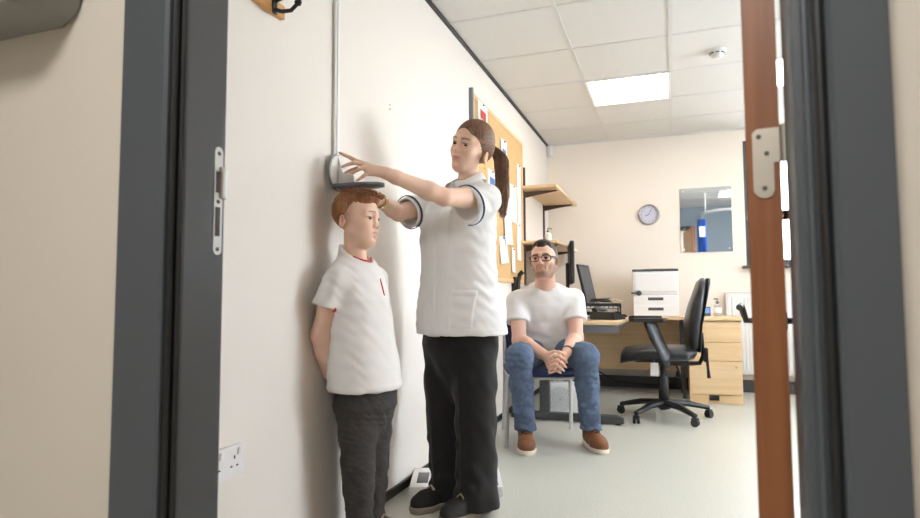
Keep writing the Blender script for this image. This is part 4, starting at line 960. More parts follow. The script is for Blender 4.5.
# red neck trim, red edge on the front and under the sleeve
nd = unit(hb.w(0, 0, -.04)-(nb-UP*.008)); o = wtube('neck_trim', [nb+F*.012+UP*.016+unit(F-UP*.60)*.0480*math.cos(t_)+Lb*.0520*math.sin(t_) for t_ in np.linspace(-1.15, 1.15, 26)], .0030, BB, M['red'], shirt, 8); o['label'] = 'red neck trim'
zz = [((-0.9548, 1.8884, 0.9734)), ((-0.9393, 1.8810, 0.9277)), ((-0.9278, 1.8775, 0.8827))]
def on_front(z, u, off): 
    cs = np.array([r_[0] for r_ in rings]); a = np.interp(z, cs[:, 2], [r_[1] for r_ in rings]); b_ = np.interp(z, cs[:, 2], [r_[2] for r_ in rings]); c = V3([np.interp(z, cs[:, 2], cs[:, i]) for i in range(3)])
    return c+RB[:, 0]*u+RB[:, 1]*(b_*math.sqrt(max(0, 1-(u/a)**2))+off)
o = wtube('front_trim', [on_front(z, .03, .002) for z in np.linspace(.945, .885, 8)], .0022, BB, M['red'], shirt, 6); o['label'] = 'red front edging'
o = wtube('sleeve_tab', [cr_+V3(F)*.047-dr_*.004, cr_+V3(F)*.050+dr_*.006, cr_+V3(F)*.046+dr_*.014], .006, BB, M['red'], shirt, 8, flat=(1.2, .4)); o['label'] = 'red sleeve tab'
# jeans
f = Field(*bounds(hipR, hipL, ankR, ankL, (hipR[0], hipR[1], .62), pad=.13), .0055)
pel = [(V3((-1.0502, 1.9603, 0.3676)), .05, .04), (V3((-1.0484, 1.9560, 0.4393)), .100, .082), (V3((-1.0453, 1.9534, 0.4930)), .128, .100), (V3((-1.0437, 1.9498, 0.5539)), .125, .098), (V3((-1.0460, 1.9460, 0.5969)), .115, .09)]
f.add(ploft(RB, pel, .02), 0)
f.chain([(hipR, .074), (hipR*.5+kneR*.5, .064), (kneR, .056), (kneR*.65+ankR*.35, .053), (ankR, .044), (ankR-UP*.035, .044)], .02)
f.chain([(hipL, .074), (hipL*.5+kneL*.5, .063), (kneL, .055), (kneL*.65+ankL*.35, .052), (ankL, .043), (ankL-UP*.035, .043)], .02)
for K, A_, r_ in ((kneR, ankR, .050), (kneL, ankL, .049)):
    for i, (t, g) in enumerate(((-.10, 1), (.02, -1), (.12, 1), (.55, -1), (.72, 1), (.86, -1), (1.0, 1))):
        c = K+(A_-K)*t; rr = r_*(1-.15*t); s_ = RB[:, 0]*g
        f.add(pcone(c+F*rr*.75+s_*rr*.55+UP*.008, c+F*rr*.55-s_*rr*.75-UP*.010, .008, .005), .016)
f.d = np.maximum(f.d, (.052-f.ax[2])[None, None, :].astype(np.float32))
Vt, Q = f.mesh(1); N = normals(Vt, Q); d = .0024*waves(Vt, [(50, 50, 120), (30, 80, 90), (90, -20, 60)], 21)+.0014*waves(Vt, [(30, 30, 190)], 22)
jn = to_obj('jeans', Vt+N*d[:, None], Q, BB, M['char_denim'], boy)
for a_ in (ankR, ankL):
    a0 = V3((a_[0], a_[1], 0)); shoe(boy, BB, a0-F*.055, a0+F*.135, .036, M['shoe_b'], M['sole'], M['lace_l'], .075)

# ================================================================== the woman
BW = (-.87, 2.47, 0)
wom = thing('person', 'woman in white tunic with navy piping and black trousers reaching to the height measure', 'person', BW)
a50 = math.radians(50); F = -math.sin(a50)*CR-math.cos(a50)*CF; RW = torso_frame(F); Lw = RW[:, 0]
a43 = math.radians(38); hw = Head((-0.7843, 2.3892, 1.5104), -math.sin(a43)*CR-math.cos(a43)*CF, .955, -.30, -.02)
nb = V3((-0.8132, 2.4263, 1.3632)); sl, sr = V3((-0.7128, 2.3450, 1.2818)), V3((-0.9943, 2.5101, 1.3059))
el, wl = V3((-0.8008, 2.1036, 1.2551)), V3((-0.9551, 1.9333, 1.3228)); er, wr_ = V3((-1.0725, 2.2754, 1.2311)), V3((-1.0692, 2.0782, 1.2594))
hipR, kneR, ankR = V3((-0.9624, 2.5228, 0.6662)), V3((-0.9528, 2.4953, 0.3430)), V3((-0.9231, 2.4508, 0.0600))
hipL, kneL, ankL = V3((-0.7980, 2.4631, 0.6742)), V3((-0.7840, 2.4269, 0.3459)), V3((-0.7677, 2.3836, 0.0555))
lo = np.array((-1.19, 1.86, 0)); hi = np.array((-.60, 2.85, 1.68))
hbx = (np.array((-1.19, 1.86, 1.28)), np.array((-.98, 2.02, 1.44)), .0026); hb2 = (np.array((-1.17, 1.98, 1.22)), np.array((-.98, 2.10, 1.36)), .0032)
f = Field(lo, hi, .0085, [hw.box(.0026), hbx, hb2])
wr2 = [((-0.8751, 2.4894, 0.6706), .17, .125), ((-0.8720, 2.4694, 0.8228), .165, .12), ((-0.8680, 2.4477, 1.0041), .13, .10), ((-0.8644, 2.4392, 1.1464), .145, .115), ((-0.8520, 2.4315, 1.2448), .14, .10), ((-0.8324, 2.4284, 1.3127), .11, .075)]
f.add(ploft(RW, wr2, .03), 0); f.add(pcone(sr, sl, .05), .04); f.add(pcone(nb-UP*.02, hw.w(0, -.006, -.066), .049, .039), .03)
f.chain([(sl, .044), (sl*.45+el*.55, .040), (el, .0325), (el*.72+wl*.28, .034), (wl*.85+el*.15, .0245), (wl, .023)], .015)
f.chain([(sr, .044), (sr*.45+er*.55, .040), (er, .0325), (er*.72+wr_*.28, .033), (wr_, .023)], .015)
for h_, k_, a_ in ((hipR, kneR, ankR), (hipL, kneL, ankL)): f.chain([(h_, .08), (k_, .055), (k_*.6+a_*.4, .05), (a_, .036), (V3((a_[0], a_[1], .05)), .032)], .02); f.add(pcone((a_[0], a_[1], .05), V3((a_[0], a_[1], .04))+F*.13, .032, .026), .02)
kn = [(-1.0558, 1.8950, 1.3664), (-1.0285, 1.8895, 1.3539), (-1.0166, 1.8863, 1.3369), (-1.0101, 1.8929, 1.3215)]
fg = [[kn[0], (-1.0866, 1.8988, 1.3851), (-1.1103, 1.9004, 1.3959), (-1.1291, 1.9006, 1.4049)], [kn[1], (-1.0538, 1.8698, 1.3561), (-1.0770, 1.8683, 1.3522), (-1.1029, 1.8745, 1.3465)], [kn[2], (-1.0400, 1.8635, 1.3333), (-1.0615, 1.8627, 1.3283), (-1.0882, 1.8706, 1.3236)], [kn[3], (-1.0183, 1.8750, 1.3071), (-1.0312, 1.8732, 1.2984), (-1.0460, 1.8769, 1.2929)]]
add_hand(f, wl, V3(kn[1])-wl, UP, CF, 1.0, fg, [(-1.0148, 1.9319, 1.3471), (-1.0619, 1.9434, 1.3568), (-1.0969, 1.9468, 1.3452), (-1.1158, 1.9435, 1.3272)])
D_ = unit(V3((-1.1019, 2.0178, 1.2751))-wr_); kk = [wr_+D_*.075+UP*o_+CF*q_ for o_, q_ in ((.014, .022), (.008, .006), (.0, -.010), (-.008, -.024))]
fg = [fingers_from(k, [D_*.9-UP*.25, D_*.6-UP*.7-CF*.1, D_*.2-UP*.8-CF*.3], [.034, .022, .018]) for k in kk]
add_hand(f, wr_, D_, UP, -CF, .95, fg, fingers_from(wr_+D_*.03-CF*.02-UP*.012, [D_-CF*.5-UP*.3, D_-UP*.2], [.032, .026]))
add_head(f, hw, .72, 0, .95, (.0165, .0043, -.0018), .010, (-.004, -.024, .55), .93)
Vt, Q = f.mesh(1)
col = skin_paint(Vt, hw, '#e8c4ad', '#c0706a', '#3d2a20', browth=.85)
M['skin_w'] = attr_mat('skin_light', .5, .10)
to_obj('body', Vt, Q, BW, M['skin_w'], wom, col, eyes(hw, '#3b2a1e', (-.05, -.42)))
# hair pulled back with a ponytail
f = Field(hw.c-.16, hw.c+.16, .0032); A = lambda p, k, op='u': f.add(p, k, op)
A(hw.e((0, -.014, .037), (.081, .101, .092)), 0); A(hw.e((0, -.060, .0), (.062, .056, .062)), .03); A(hw.e((0, -.108, .030), (.026, .022, .026)), .02)
A(hw.e((0, .092, -.022), (.054, .075, .092)), .010, 's')
for x in (-1, 1): A(hw.e((x*.088, -.006, -.042), (.022, .022, .032)), .006, 's'); A(hw.e((x*.066, .074, -.050), (.036, .046, .060)), .010, 's')
A(phalf(hw.w(0, -.06, -.056), hw.R@V3((0, -.45, 1))), .01, 's')
Vt, Q = f.mesh(1); N = normals(Vt, Q); q = hw.loc(Vt); ang = np.arctan2(q[:, 0], q[:, 2]-.03)
Vt = Vt+N*(sm(.045-q[:, 1], 0, .05)*(.0007*np.sin(ang*34+2*np.sin(q[:, 1]*20))+.0004*np.sin(ang*71)))[:, None]
hair = to_obj('hair', Vt, Q, BW, M['hair_w'], wom)
b = new_bm(); r = random.Random(9); tie = hw.w(0, -.118, .034)
path = [tie, hw.w(0, -.140, .024), V3((-0.6977, 2.5269, 1.4935)), V3((-0.6942, 2.5447, 1.4076)), V3((-0.6979, 2.5550, 1.3158)), V3((-0.6947, 2.5569, 1.2267))]
def pathat(u): 
    x = u*(len(path)-1); i = min(int(x), len(path)-2); t = x-i; p0, p1, p2, p3 = path[max(i-1, 0)], path[i], path[i+1], path[min(i+2, len(path)-1)]
    return .5*((2*p1)+(p2-p0)*t+(2*p0-5*p1+4*p2-p3)*t*t+(3*p1-p0-3*p2+p3)*t**3)
roots = []
for i in range(230):
    a, rad = r.uniform(0, 2*PI), math.sqrt(r.random()); ph, wv, L_ = r.uniform(0, 6.3), r.uniform(.001, .004), r.uniform(.78, 1.0); pts = []
    for j in range(16):
        u = j/15*L_; sp = np.interp(u, [0, .12, .45, .8, 1], [.012, .024, .036, .032, .012]); o_ = sp*rad*(CR*math.cos(a)*.9+CF*math.sin(a)*.9)+wv*(CR*math.sin(ph+u*14)+CF*math.cos(ph+u*12)); pts.append(pathat(u)+o_)
    roots.append(pts)
strands(b, roots, BW, .0021, .0008, 5); obj('ponytail', b, M['hair_w'], hair, ang=0)
wtube('hair_tie', ring_pts(hw.w(0, -.124, .031), hw.R@V3((0, -1, -.35)), .017, 24), .005, BW, M['black_p'], hair, 8, True)
# tunic
rings = [((-0.8644, 2.4792, 0.7189), .222, .176), ((-0.8660, 2.4721, 0.8141), .212, .168), ((-0.8675, 2.4582, 0.9309), .190, .152), ((-0.8674, 2.4462, 1.0300), .178, .142), ((-0.8664, 2.4385, 1.1464), .184, .148), ((-0.8564, 2.4308, 1.2319), .176, .138), ((-0.8416, 2.4284, 1.2959), .146, .100), ((-0.8234, 2.4292, 1.3470), .088, .072), ((-0.8140, 2.4286, 1.3724), .064, .062)]
cl_, cr_ = V3((-0.7600, 2.2412, 1.2384)), V3((-1.0595, 2.3379, 1.2387))
f = Field(*bounds(rings[0][0], rings[-1][0], cr_, cl_, sr, sl), .0046)
s0, s1 = sl-UP*.006, sr-UP*.006; dl_, dr_ = unit(cl_-s0), unit(cr_-s1)
f.chain([(s0, .060), (cl_+dl_*.03, .079)], .035); f.chain([(s1, .056), (cr_+dr_*.03, .070)], .035)
f.add(phalf(cl_, -dl_, .11), .002, 's'); f.add(phalf(cr_, -dr_, .11), .002, 's')
f.add(pcone(s0*.4+cl_*.6, cl_+dl_*.06, .046, .078), .003, 's'); f.add(pcone(s1*.4+cr_*.6, cr_+dr_*.06, .042, .069), .003, 's')
f.add(ploft(RW, rings, .012, 2.1), .03); f.add(pcone(nb-UP*.035, s0+UP*.002, .052, .056), .04); f.add(pcone(nb-UP*.035, s1+UP*.002, .052, .054), .04)
f.add(pcone(nb-UP*.004+F*.01, nb+UP*.10+F*.03, .058, .066), .008, 's'); f.add(pcone(nb+F*.060-UP*.065, nb+F*.06+UP*.05, .008, .055), .008, 's')
Vt, Q = f.mesh(1); N = normals(Vt, Q); u, v = ring_uv(Vt, RW, rings); z = Vt[:, 2]; zh = rings[0][0][2]
d = .0030*waves(Vt, [(30, 30, 45), (22, 50, -35), (60, -25, 30)], 31)+.0036*sm(np.abs(u), .06, .15)*waves(Vt, [(20, 25, 80)], 32)
fr_mask = (v > .02)
d = d*(1-.6*np.exp(-(u/.05)**2)*fr_mask)+.0050*fr_mask*sm(u, -.026, -.021)*sm(.030-u, 0, .005)-.0045*fr_mask*(np.exp(-((u+.030)/.005)**2)+np.exp(-((u-.034)/.005)**2))                           # button placket
for uu in (.098, -.098): d -= .0050*np.exp(-((u-uu)/.0055)**2)*(np.abs(v) > .03)*(z < zh+.50)                           # princess seams
d += .0030*fr_mask*sm(u, .112, .116)*sm(.185-u, 0, .004)*sm(z, zh+.035, zh+.040)*sm(zh+.185-z, 0, .004)+.0035*fr_mask*sm(u, .112, .116)*sm(.185-u, 0, .004)*sm(z, zh+.165, zh+.169)*sm(zh+.187-z, 0, .004)
d += .0030*fr_mask*sm(-u, .112, .116)*sm(.185+u, 0, .004)*sm(z, zh+.035, zh+.040)*sm(zh+.185-z, 0, .004)
d += .0012*np.exp(-((z-zh-.026)/.005)**2)
tun = to_obj('tunic', Vt+N*d[:, None], Q, BW, M['white_cloth'], wom)
for c_, d_, r_ in ((cl_, dl_, .0800), (cr_, dr_, .0712)):
    o = band('navy_piping', c_-d_*.014, d_, r_, .008, BW, M['navy'], tun, .003); o['label'] = 'navy piping on the sleeve cuff'
# collar: two pointed flaps folded over the neckline
b = new_bm()
for sg in (-1, 1):
    n = 15; up_, lowr = [], []
    for i in range(n):
        t = i/(n-1); a = PI-t*(PI-.35); dirv = RW[:, 0]*sg*math.sin(a)+F*math.cos(a)
        up_.append(nb+dirv*.062+F*(.012+.02*(t > .9))+UP*(.044-.046*sm(np.array(t), .35, 1))); lowr.append(nb+dirv*(.084+.012*t)+F*.012+UP*(.018-.048*sm(np.array(t), .35, 1)))
    rows = [[b.verts.new(p-V3(BW)+V3(o_)) for p in ln] for ln, o_ in ((up_, (0, 0, 0)), ([(p+q_)/2+UP*.010 for p, q_ in zip(up_, lowr)], (0, 0, 0)), (lowr, (0, 0, 0)), ([q_-UP*.004 for q_ in lowr], (0, 0, 0)), ([(p+q_)/2+UP*.006 for p, q_ in zip(up_, lowr)], (0, 0, 0)))]
    for q_, w_ in zip(rows, rows[1:]+rows[:1]):
        for i in range(n-1): b.faces.new((q_[i], q_[i+1], w_[i+1], w_[i]))
    for e_ in (0, n-1): b.faces.new([rw[e_] for rw in rows])
obj('collar', b, M['white_cloth'], tun, ang=60)
# trousers
f = Field(*bounds(hipR, hipL, ankR, ankL, pad=.14), .0060)
pel = [(V3((-0.8779, 2.4941, 0.4333)), .060, .05), (V3((-0.8764, 2.4917, 0.5539)), .13, .105), (V3((-0.8751, 2.4894, 0.6706)), .185, .145), (V3((-0.8712, 2.4795, 0.7577)), .18, .14), (V3((-0.8722, 2.4699, 0.8142)), .17, .13)]
f.add(ploft(RW, pel, .02), 0)
f.chain([(hipR, .090), (hipR*.5+kneR*.5, .082), (kneR, .075), (kneR*.5+ankR*.5, .068), (ankR, .066), (ankR-UP*.03, .070)], .025)
f.chain([(hipL, .094), (hipL*.5+kneL*.5, .088), (kneL, .083), (kneL*.5+ankL*.5, .081), (ankL, .084), (V3((ankL[0], ankL[1], .035)), .088)], .025)
rf = random.Random(3)
for K, A_, r_ in ((kneR, ankR, .070), (kneL, ankL, .083)):
    for t, g, w_ in ((.0, 1, .007), (.30, -1, .008), (.55, 1, .009), (.70, -1, .010), (.82, 1, .011), (.94, -1, .011)):
        c = K+(A_-K)*t; s_ = RW[:, 0]*g; f.add(pcone(c+F*r_*.80+s_*r_*.5+UP*.012, c+F*r_*.55-s_*r_*.8-UP*.022, w_, w_*.6), .022)
    f.add(pcone(K+(hipL-kneL)*.75+F*r_*1.0, A_+F*r_*.92+UP*.05, .005, .006), .014)
zf = np.array(.030); f.d = np.maximum(f.d, (zf-f.ax[2])[None, None, :].astype(np.float32))
Vt, Q = f.mesh(1); N = normals(Vt, Q); d = .0065*waves(Vt, [(40, 40, 14), (55, 25, 10), (30, 30, 45)], 41)
to_obj('trousers', Vt+N*d[:, None], Q, BW, M['black_cloth'], wom)
for a_, o_ in ((ankR, 0), (ankL, 0)):
    a0 = V3((a_[0], a_[1], 0)); shoe(wom, BW, a0-F*.065, a0+F*.185, .040, M['shoe_b'], M['sole_d'], M['lace_l'], .078)
# watch and earring
dw = unit(wr_-er); band('wristwatch', wr_-dw*.030, dw, .0270, .018, BW, M['gold'], wom, .003)
for x in (-1, 1):
    pe = hw.w(x*.083, -.008, -.058); wtube('earring', [pe, pe-UP*.010, pe-UP*.022], [.0015, .0012, .0028], BW, M['gold'], wom, 8)

# ================================================================== the seated man
BM = (-.66, 3.72, 0)
man = thing('person', 'man in white t-shirt, jeans and glasses sitting with clasped hands', 'person', BM)
F = -CF; RM = torso_frame(F); Lm = RM[:, 0]
a20 = math.radians(21); hm = Head((-0.7312, 3.6359, 1.1026), -math.sin(a20)*CR-math.cos(a20)*CF, 1.0, .03, .06)
nb = V3((-0.7483, 3.7414, 0.9476)); sr, sl = V3((-0.9225, 3.7133, 0.8543)), V3((-0.5826, 3.8318, 0.8653))
er, wr_ = V3((-0.8853, 3.6157, 0.6108)), V3((-0.6917, 3.4170, 0.5489)); el, wl = V3((-0.5590, 3.7294, 0.6215)), V3((-0.5732, 3.4576, 0.5626))
hipR, kneR, ankR = V3((-0.8496, 3.8892, 0.5217)), V3((-0.8203, 3.3461, 0.5379)), V3((-0.8294, 3.5111, 0.1005))
hipL, kneL, ankL = V3((-0.6835, 3.9471, 0.5274)), V3((-0.4711, 3.4897, 0.5399)), V3((-0.4695, 3.6590, 0.0944))
footR, footL = unit(F-CR*.06), unit(F+CR*.15)
mr2 = [((-0.7691, 3.9433, 0.4541), .165, .11), ((-0.7638, 3.8926, 0.6007), .16, .11), ((-0.7644, 3.8400, 0.7444), .17, .11), ((-0.7599, 3.7921, 0.8471), .175, .105), ((-0.7523, 3.7585, 0.9101), .13, .075)]
lo, hi = bounds(hm.c+UP*.13, ankR, ankL, kneR, kneL, sr, sl, hipR, hipL, pad=.10); lo[2] = 0
hbx = (V3((-0.6279, 3.3937, 0.5193))-.085, V3((-0.6279, 3.3937, 0.5193))+.085, .0030)
f = Field(lo, hi, .009, [hm.box(.0032), hbx])
f.add(ploft(RM, mr2, .03), 0); f.add(pcone(sr, sl, .050), .04); f.add(pcone(nb-UP*.02, hm.w(0, -.015, -.075), .064, .060), .03)
f.chain([(sr, .048), (sr*.5+er*.5, .047), (er, .044), (er*.72+wr_*.28, .046), (wr_, .029)], .02); f.chain([(sl, .048), (sl*.5+el*.5, .047), (el, .044), (el*.72+wl*.28, .046), (wl, .029)], .02)
for h_, k_, a_ in ((hipR, kneR, ankR), (hipL, kneL, ankL)): f.chain([(h_, .072), (k_, .050), (k_*.6+a_*.4, .044), (a_, .036), (V3((a_[0], a_[1], .06)), .032)], .02); f.add(pcone((a_[0], a_[1], .06), V3((a_[0], a_[1], .05))+(footL if a_ is ankL else footR)*.11, .030, .024), .02)
kn = [(-0.6413, 3.3922, 0.5497), (-0.6458, 3.3846, 0.5280), (-0.6543, 3.3832, 0.5057), (-0.6614, 3.3887, 0.4826)]
fg = [[kn[0], (-0.6001, 3.3824, 0.5462), (-0.5749, 3.3967, 0.5289), (-0.5645, 3.4165, 0.5106)], [kn[1], (-0.6046, 3.3740, 0.5220), (-0.5795, 3.3884, 0.5019), (-0.5695, 3.4102, 0.4844)], [kn[2], (-0.6158, 3.3717, 0.4981), (-0.5907, 3.3862, 0.4780), (-0.5806, 3.4077, 0.4638)], [kn[3], (-0.6283, 3.3774, 0.4755), (-0.6084, 3.3897, 0.4593), (-0.5978, 3.4089, 0.4508)]]
add_hand(f, wr_, V3(kn[1])-wr_, F, UP, 1.08, fg, [(-0.6663, 3.4044, 0.5536), (-0.6322, 3.3907, 0.5707), (-0.6010, 3.3891, 0.5689), (-0.5831, 3.3981, 0.5591)])
kn = [(-0.5844, 3.4204, 0.5375), (-0.5843, 3.4177, 0.5155), (-0.5905, 3.4192, 0.4928), (-0.6028, 3.4229, 0.4696)]
fg = [[kn[0], (-0.6117, 3.3835, 0.5330), (-0.6385, 3.3751, 0.5181), (-0.6544, 3.3834, 0.5029)], [kn[1], (-0.6165, 3.3770, 0.5097), (-0.6436, 3.3706, 0.4962), (-0.6599, 3.3808, 0.4807)], [kn[2], (-0.6254, 3.3777, 0.4861), (-0.6502, 3.3740, 0.4746), (-0.6638, 3.3851, 0.4606)], [kn[3], (-0.6305, 3.3881, 0.4626), (-0.6500, 3.3861, 0.4549), (-0.6630, 3.3947, 0.4479)]]
add_hand(f, wl, V3(kn[1])-wl, F, UP, 1.08, fg, [(-0.5827, 3.4284, 0.5536), (-0.6017, 3.3918, 0.5558), (-0.6267, 3.3747, 0.5534), (-0.6462, 3.3729, 0.5430)])
add_head(f, hm, 1.12, 0, 1.05)
Vt, Q = f.mesh(1)
col = skin_paint(Vt, hm, '#dcb09a', '#b57468', '#33241c', beard='#5f4332', browth=1.35)
M['skin_m'] = attr_mat('skin_medium', .5, .10)
to_obj('body', Vt, Q, BM, M['skin_m'], man, col, eyes(hm, '#3f4a4a', (.1, .12)))
f = Field(hm.c-.16, hm.c+.16, .0036); A = lambda p, k, op='u': f.add(p, k, op)
A(hm.e((0, -.015, .040), (.0785, .100, .090)), 0); A(hm.e((0, .030, .092), (.052, .052, .030)), .02)
A(hm.e((0, .090, -.014), (.060, .074, .088)), .010, 's')
for x in (-1, 1): A(hm.e((x*.088, -.004, -.020), (.022, .026, .044)), .006, 's'); A(hm.e((x*.074, .052, -.030), (.034, .044, .062)), .010, 's'); A(hm.e((x*.044, .085, .075), (.022, .030, .028)), .012, 's')
A(phalf(hm.w(0, -.05, -.055), hm.R@V3((0, -.3, 1))), .008, 's')
Vt, Q = f.mesh(1); N = normals(Vt, Q); Vt = Vt+N*(.0022*waves(Vt, [(220, 140, 120), (150, 260, 160)], 51))[:, None]
to_obj('hair', Vt, Q, BM, M['hair_m'], man)
# glasses
gl = bpy.data.objects.new('glasses', None)
b = new_bm()
for x in (-1, 1):
    pts = [hm.w(x*.0350+.0270*math.copysign(abs(math.cos(a))**.6, math.cos(a)), .099-.010*abs(math.cos(a))*(1 if x*math.cos(a) > 0 else .2), .001+.0175*math.copysign(abs(math.sin(a))**.65, math.sin(a)))-V3(BM) for a in np.linspace(0, 2*PI, 32, endpoint=False)]
    tube(b, pts, .0028, 8, True, (.8, 1.1))
tube(b, [hm.w(-.0085, .101, .006)-V3(BM), hm.w(0, .106, .008)-V3(BM), hm.w(.0085, .101, .006)-V3(BM)], .0026, 8)
gl = obj('glasses', b, M['specs'], man, ang=0)
b = new_bm()
for x in (-1, 1): tube(b, [hm.w(x*.061, .087, .008)-V3(BM), hm.w(x*.0745, .078, .009)-V3(BM), hm.w(x*.080, .02, .012)-V3(BM), hm.w(x*.082, -.012, .008)-V3(BM), hm.w(x*.078, -.03, -.012)-V3(BM)], .0026, 8, flat=(.7, 1.5))
o = obj('temple_arm', b, M['specs_b'], gl, ang=0); o['label'] = 'blue glasses arms'
b = new_bm()
for x in (-1, 1):
    ctr = hm.w(x*.0350, .0975, .001)-V3(BM); vs = [b.verts.new(hm.w(x*.0350+.0262*math.copysign(abs(math.cos(a))**.6, math.cos(a)), .0985-.010*abs(math.cos(a))*(1 if x*math.cos(a) > 0 else .2), .001+.0168*math.copysign(abs(math.sin(a))**.65, math.sin(a)))-V3(BM)) for a in np.linspace(0, 2*PI, 32, endpoint=False)]
    c0 = b.verts.new(ctr+hm.R[:, 1]*.0025)
    for i in range(32): b.faces.new((vs[i], vs[(i+1) % 32], c0))
M['lens'] = mat('spectacle_lens', '#ffffff', .05); M['lens'].node_tree.nodes['Principled BSDF'].inputs['Transmission Weight'].default_value = 1; M['lens'].node_tree.nodes['Principled BSDF'].inputs['IOR'].default_value = 1.02
obj('lens', b, M['lens'], gl, ang=0)
# t-shirt
rings = [((-0.7663, 3.9313, 0.4878), .196, .140), ((-0.7638, 3.8926, 0.6007), .190, .140), ((-0.7640, 3.8526, 0.7183), .192, .132), ((-0.7625, 3.8035, 0.8216), .198, .126), ((-0.7549, 3.7700, 0.8850), .180, .106), ((-0.7508, 3.7525, 0.9289), .125, .084), ((-0.7477, 3.7399, 0.9726), .082, .074), ((-0.7469, 3.7381, 1.0039), .07, .068)]
cr_, cl_ = V3((-0.9072, 3.6587, 0.7215)), V3((-0.5644, 3.7783, 0.7323))
f = Field(*bounds(rings[0][0], rings[-1][0], cr_, cl_, sr, sl, pad=.16), .0056)
dr_, dl_ = unit(cr_-sr), unit(cl_-sl)
f.chain([(sr, .060), (cr_+dr_*.03, .075)], .03); f.chain([(sl, .060), (cl_+dl_*.03, .075)], .03)
f.add(phalf(cr_, -dr_, .10), .002, 's'); f.add(phalf(cl_, -dl_, .10), .002, 's')
f.add(ploft(RM, rings, .014, 2.1), .03); f.add(pcone(nb-UP*.038, sr-UP*.004, .058, .058), .04); f.add(pcone(nb-UP*.038, sl-UP*.004, .058, .058), .04)
f.add(pcone(nb-UP*.012+F*.016, nb+UP*.10+F*.05, .062, .072), .008, 's'); f.add(phalf(nb+UP*.020-F*.02, -UP-F*.38, .16), .004, 's')
Vt, Q = f.mesh(1); N = normals(Vt, Q); z = Vt[:, 2]; zl = rings[0][0][2]
d = .0045*waves(Vt, [(28, 28, 40), (20, 45, -30), (50, -20, 25)], 61)+.006*sm(zl+.24-z, 0, .16)*waves(Vt, [(14, 16, 95), (20, 10, 70)], 62)
ts = to_obj('t_shirt', Vt+N*d[:, None], Q, BM, M['white_cloth_b'], man)
# jeans
f = Field(*bounds(hipR, hipL, kneR, kneL, ankR, ankL, pad=.14), .0075)
pel = [(V3((-0.7678, 3.9348, 0.4291)), .17, .12), (V3((-0.7665, 3.9317, 0.4813)), .20, .135), (V3((-0.7622, 3.9163, 0.5733)), .185, .125)]
f.add(ploft(RM, pel, .03), 0)
mid = lambda a, b, t: a*(1-t)+b*t
f.chain([(hipR, .092), (mid(hipR, kneR, .5), .086), (kneR+CF*.02, .074), (kneR, .068)], .03); f.chain([(hipL, .092), (mid(hipL, kneL, .5), .086), (kneL+CF*.02, .074), (kneL, .068)], .03)
f.chain([(kneR, .068), (mid(kneR, ankR, .35)+CF*.012, .066), (ankR, .058), (ankR-UP*.010, .059)], .03); f.chain([(kneL, .068), (mid(kneL, ankL, .35)+CF*.012, .066), (ankL, .058), (ankL-UP*.010, .059)], .03)
for K, A_, H_, g0 in ((kneR, ankR, hipR, 1), (kneL, ankL, hipL, -1)):
    for t, g in ((.12, 1), (.24, -1), (.62, 1), (.75, -1), (.86, 1), (.95, -1)):
        c = mid(K, A_, t); f.add(pcone(c+F*.058+Lm*g*.030+UP*.010, c+F*.040-Lm*g*.052-UP*.014, .010, .006), .022)
    for t in (.35, .55, .72): c = mid(K, H_, t); f.add(pcone(c+UP*.070-Lm*g0*.03, c+UP*.040+Lm*g0*.070-F*.03, .009, .006), .022)
zc = min(ankR[2], ankL[2])+.006; f.d = np.maximum(f.d, (zc-f.ax[2])[None, None, :].astype(np.float32))
for A_ in (ankR, ankL): f.add(pcone(V3((A_[0], A_[1], zc-.05)), V3((A_[0], A_[1], zc+.03)), .053), .004, 's')
Vt, Q = f.mesh(1); N = normals(Vt, Q); d = .0036*waves(Vt, [(35, 40, 75), (30, 60, 50), (70, -20, 40)], 71)+.002*waves(Vt, [(20, 30, 150)], 72)
jn = to_obj('jeans', Vt+N*d[:, None], Q, BM, M['denim'], man)
for A_ in (ankR, ankL): band('hem', V3((A_[0], A_[1], zc+.008)), UP, .0612, .014, BM, M['denim_l'], jn, .003)
shoe(man, BM, V3((ankR[0], ankR[1], 0))-footR*.065, V3((ankR[0], ankR[1], 0))+footR*.198, .046, M['boot'], M['sole'], M['lace'], .088, .070, 5)
shoe(man, BM, V3((ankL[0], ankL[1], 0))-footL*.065, V3((ankL[0], ankL[1], 0))+footL*.198, .046, M['boot'], M['sole'], M['lace'], .088, .070, 5)
dw = unit(wl-el); band('wristband', wl-dw*.018, dw, .0325, .020, BM, M['black_p'], man, .003)

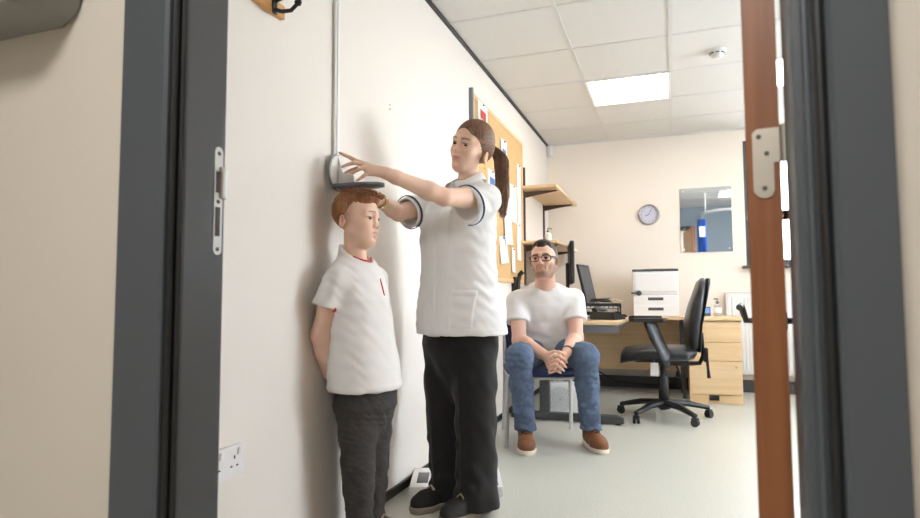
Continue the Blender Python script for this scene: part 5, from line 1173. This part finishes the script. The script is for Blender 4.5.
# ------------------------------------------------------------------ light, sky, camera
def area(name, loc, size, sy, power, rot, col=(1, 1, 1)):
    l = bpy.data.lights.new(name, 'AREA'); l.shape = 'RECTANGLE'; l.size = size; l.size_y = sy; l.energy = power; l.color = col
    o = bpy.data.objects.new(name, l); C.objects.link(o); o.location = loc; o.rotation_euler = rot; return o
w = bpy.data.worlds.new('sky'); S.world = w; w.use_nodes = True; nt = w.node_tree; bg = nt.nodes['Background']
sky = nt.nodes.new('ShaderNodeTexSky'); sky.sky_type = 'NISHITA'; sky.sun_disc = False; sky.sun_elevation = math.radians(38); sky.sun_rotation = math.radians(200)
nt.links.new(sky.outputs['Color'], bg.inputs['Color']); bg.inputs['Strength'].default_value = .25
area('daylight_right_window', (XR+.35, 3.6, 1.65), 3.1, 1.3, 190, (0, PI/2, 0), (.87, .94, 1))
area('daylight_back_window', (1.33, YB+.35, 1.75), 1.25, 1.1, 30, (-PI/2, 0, 0), (.95, .98, 1))
area('corridor_fill', (-.3, -.5, HC-.03), .6, .6, 26, (0, 0, 0), (1, .99, .97))  # added unseen light, brightens the corridor and the fronts of the figures
cam = bpy.data.cameras.new('camera'); co = bpy.data.objects.new('camera', cam); C.objects.link(co); S.camera = co
cam.sensor_width = 36; cam.lens = 601.8252/920*36; cam.clip_start = .05
yaw, pitch, roll = .3374, .0648, -.0045
fw = Vector((-math.sin(yaw)*math.cos(pitch), math.cos(yaw)*math.cos(pitch), math.sin(pitch))); rt = Vector((math.cos(yaw), math.sin(yaw), 0)); up = rt.cross(fw)
r2 = rt*math.cos(roll)+up*math.sin(roll); u2 = -rt*math.sin(roll)+up*math.cos(roll)
co.matrix_world = Matrix(((r2.x, u2.x, -fw.x, 0), (r2.y, u2.y, -fw.y, 0), (r2.z, u2.z, -fw.z, .8745), (0, 0, 0, 1)))
cam.dof.use_dof = True; cam.dof.focus_distance = 2.7; cam.dof.aperture_fstop = 4.0
S.view_settings.view_transform = 'Standard'; S.view_settings.look = 'None'; S.view_settings.exposure = .54; S.view_settings.gamma = 1; S.view_settings.use_curve_mapping = False
S.cycles.use_denoising = True
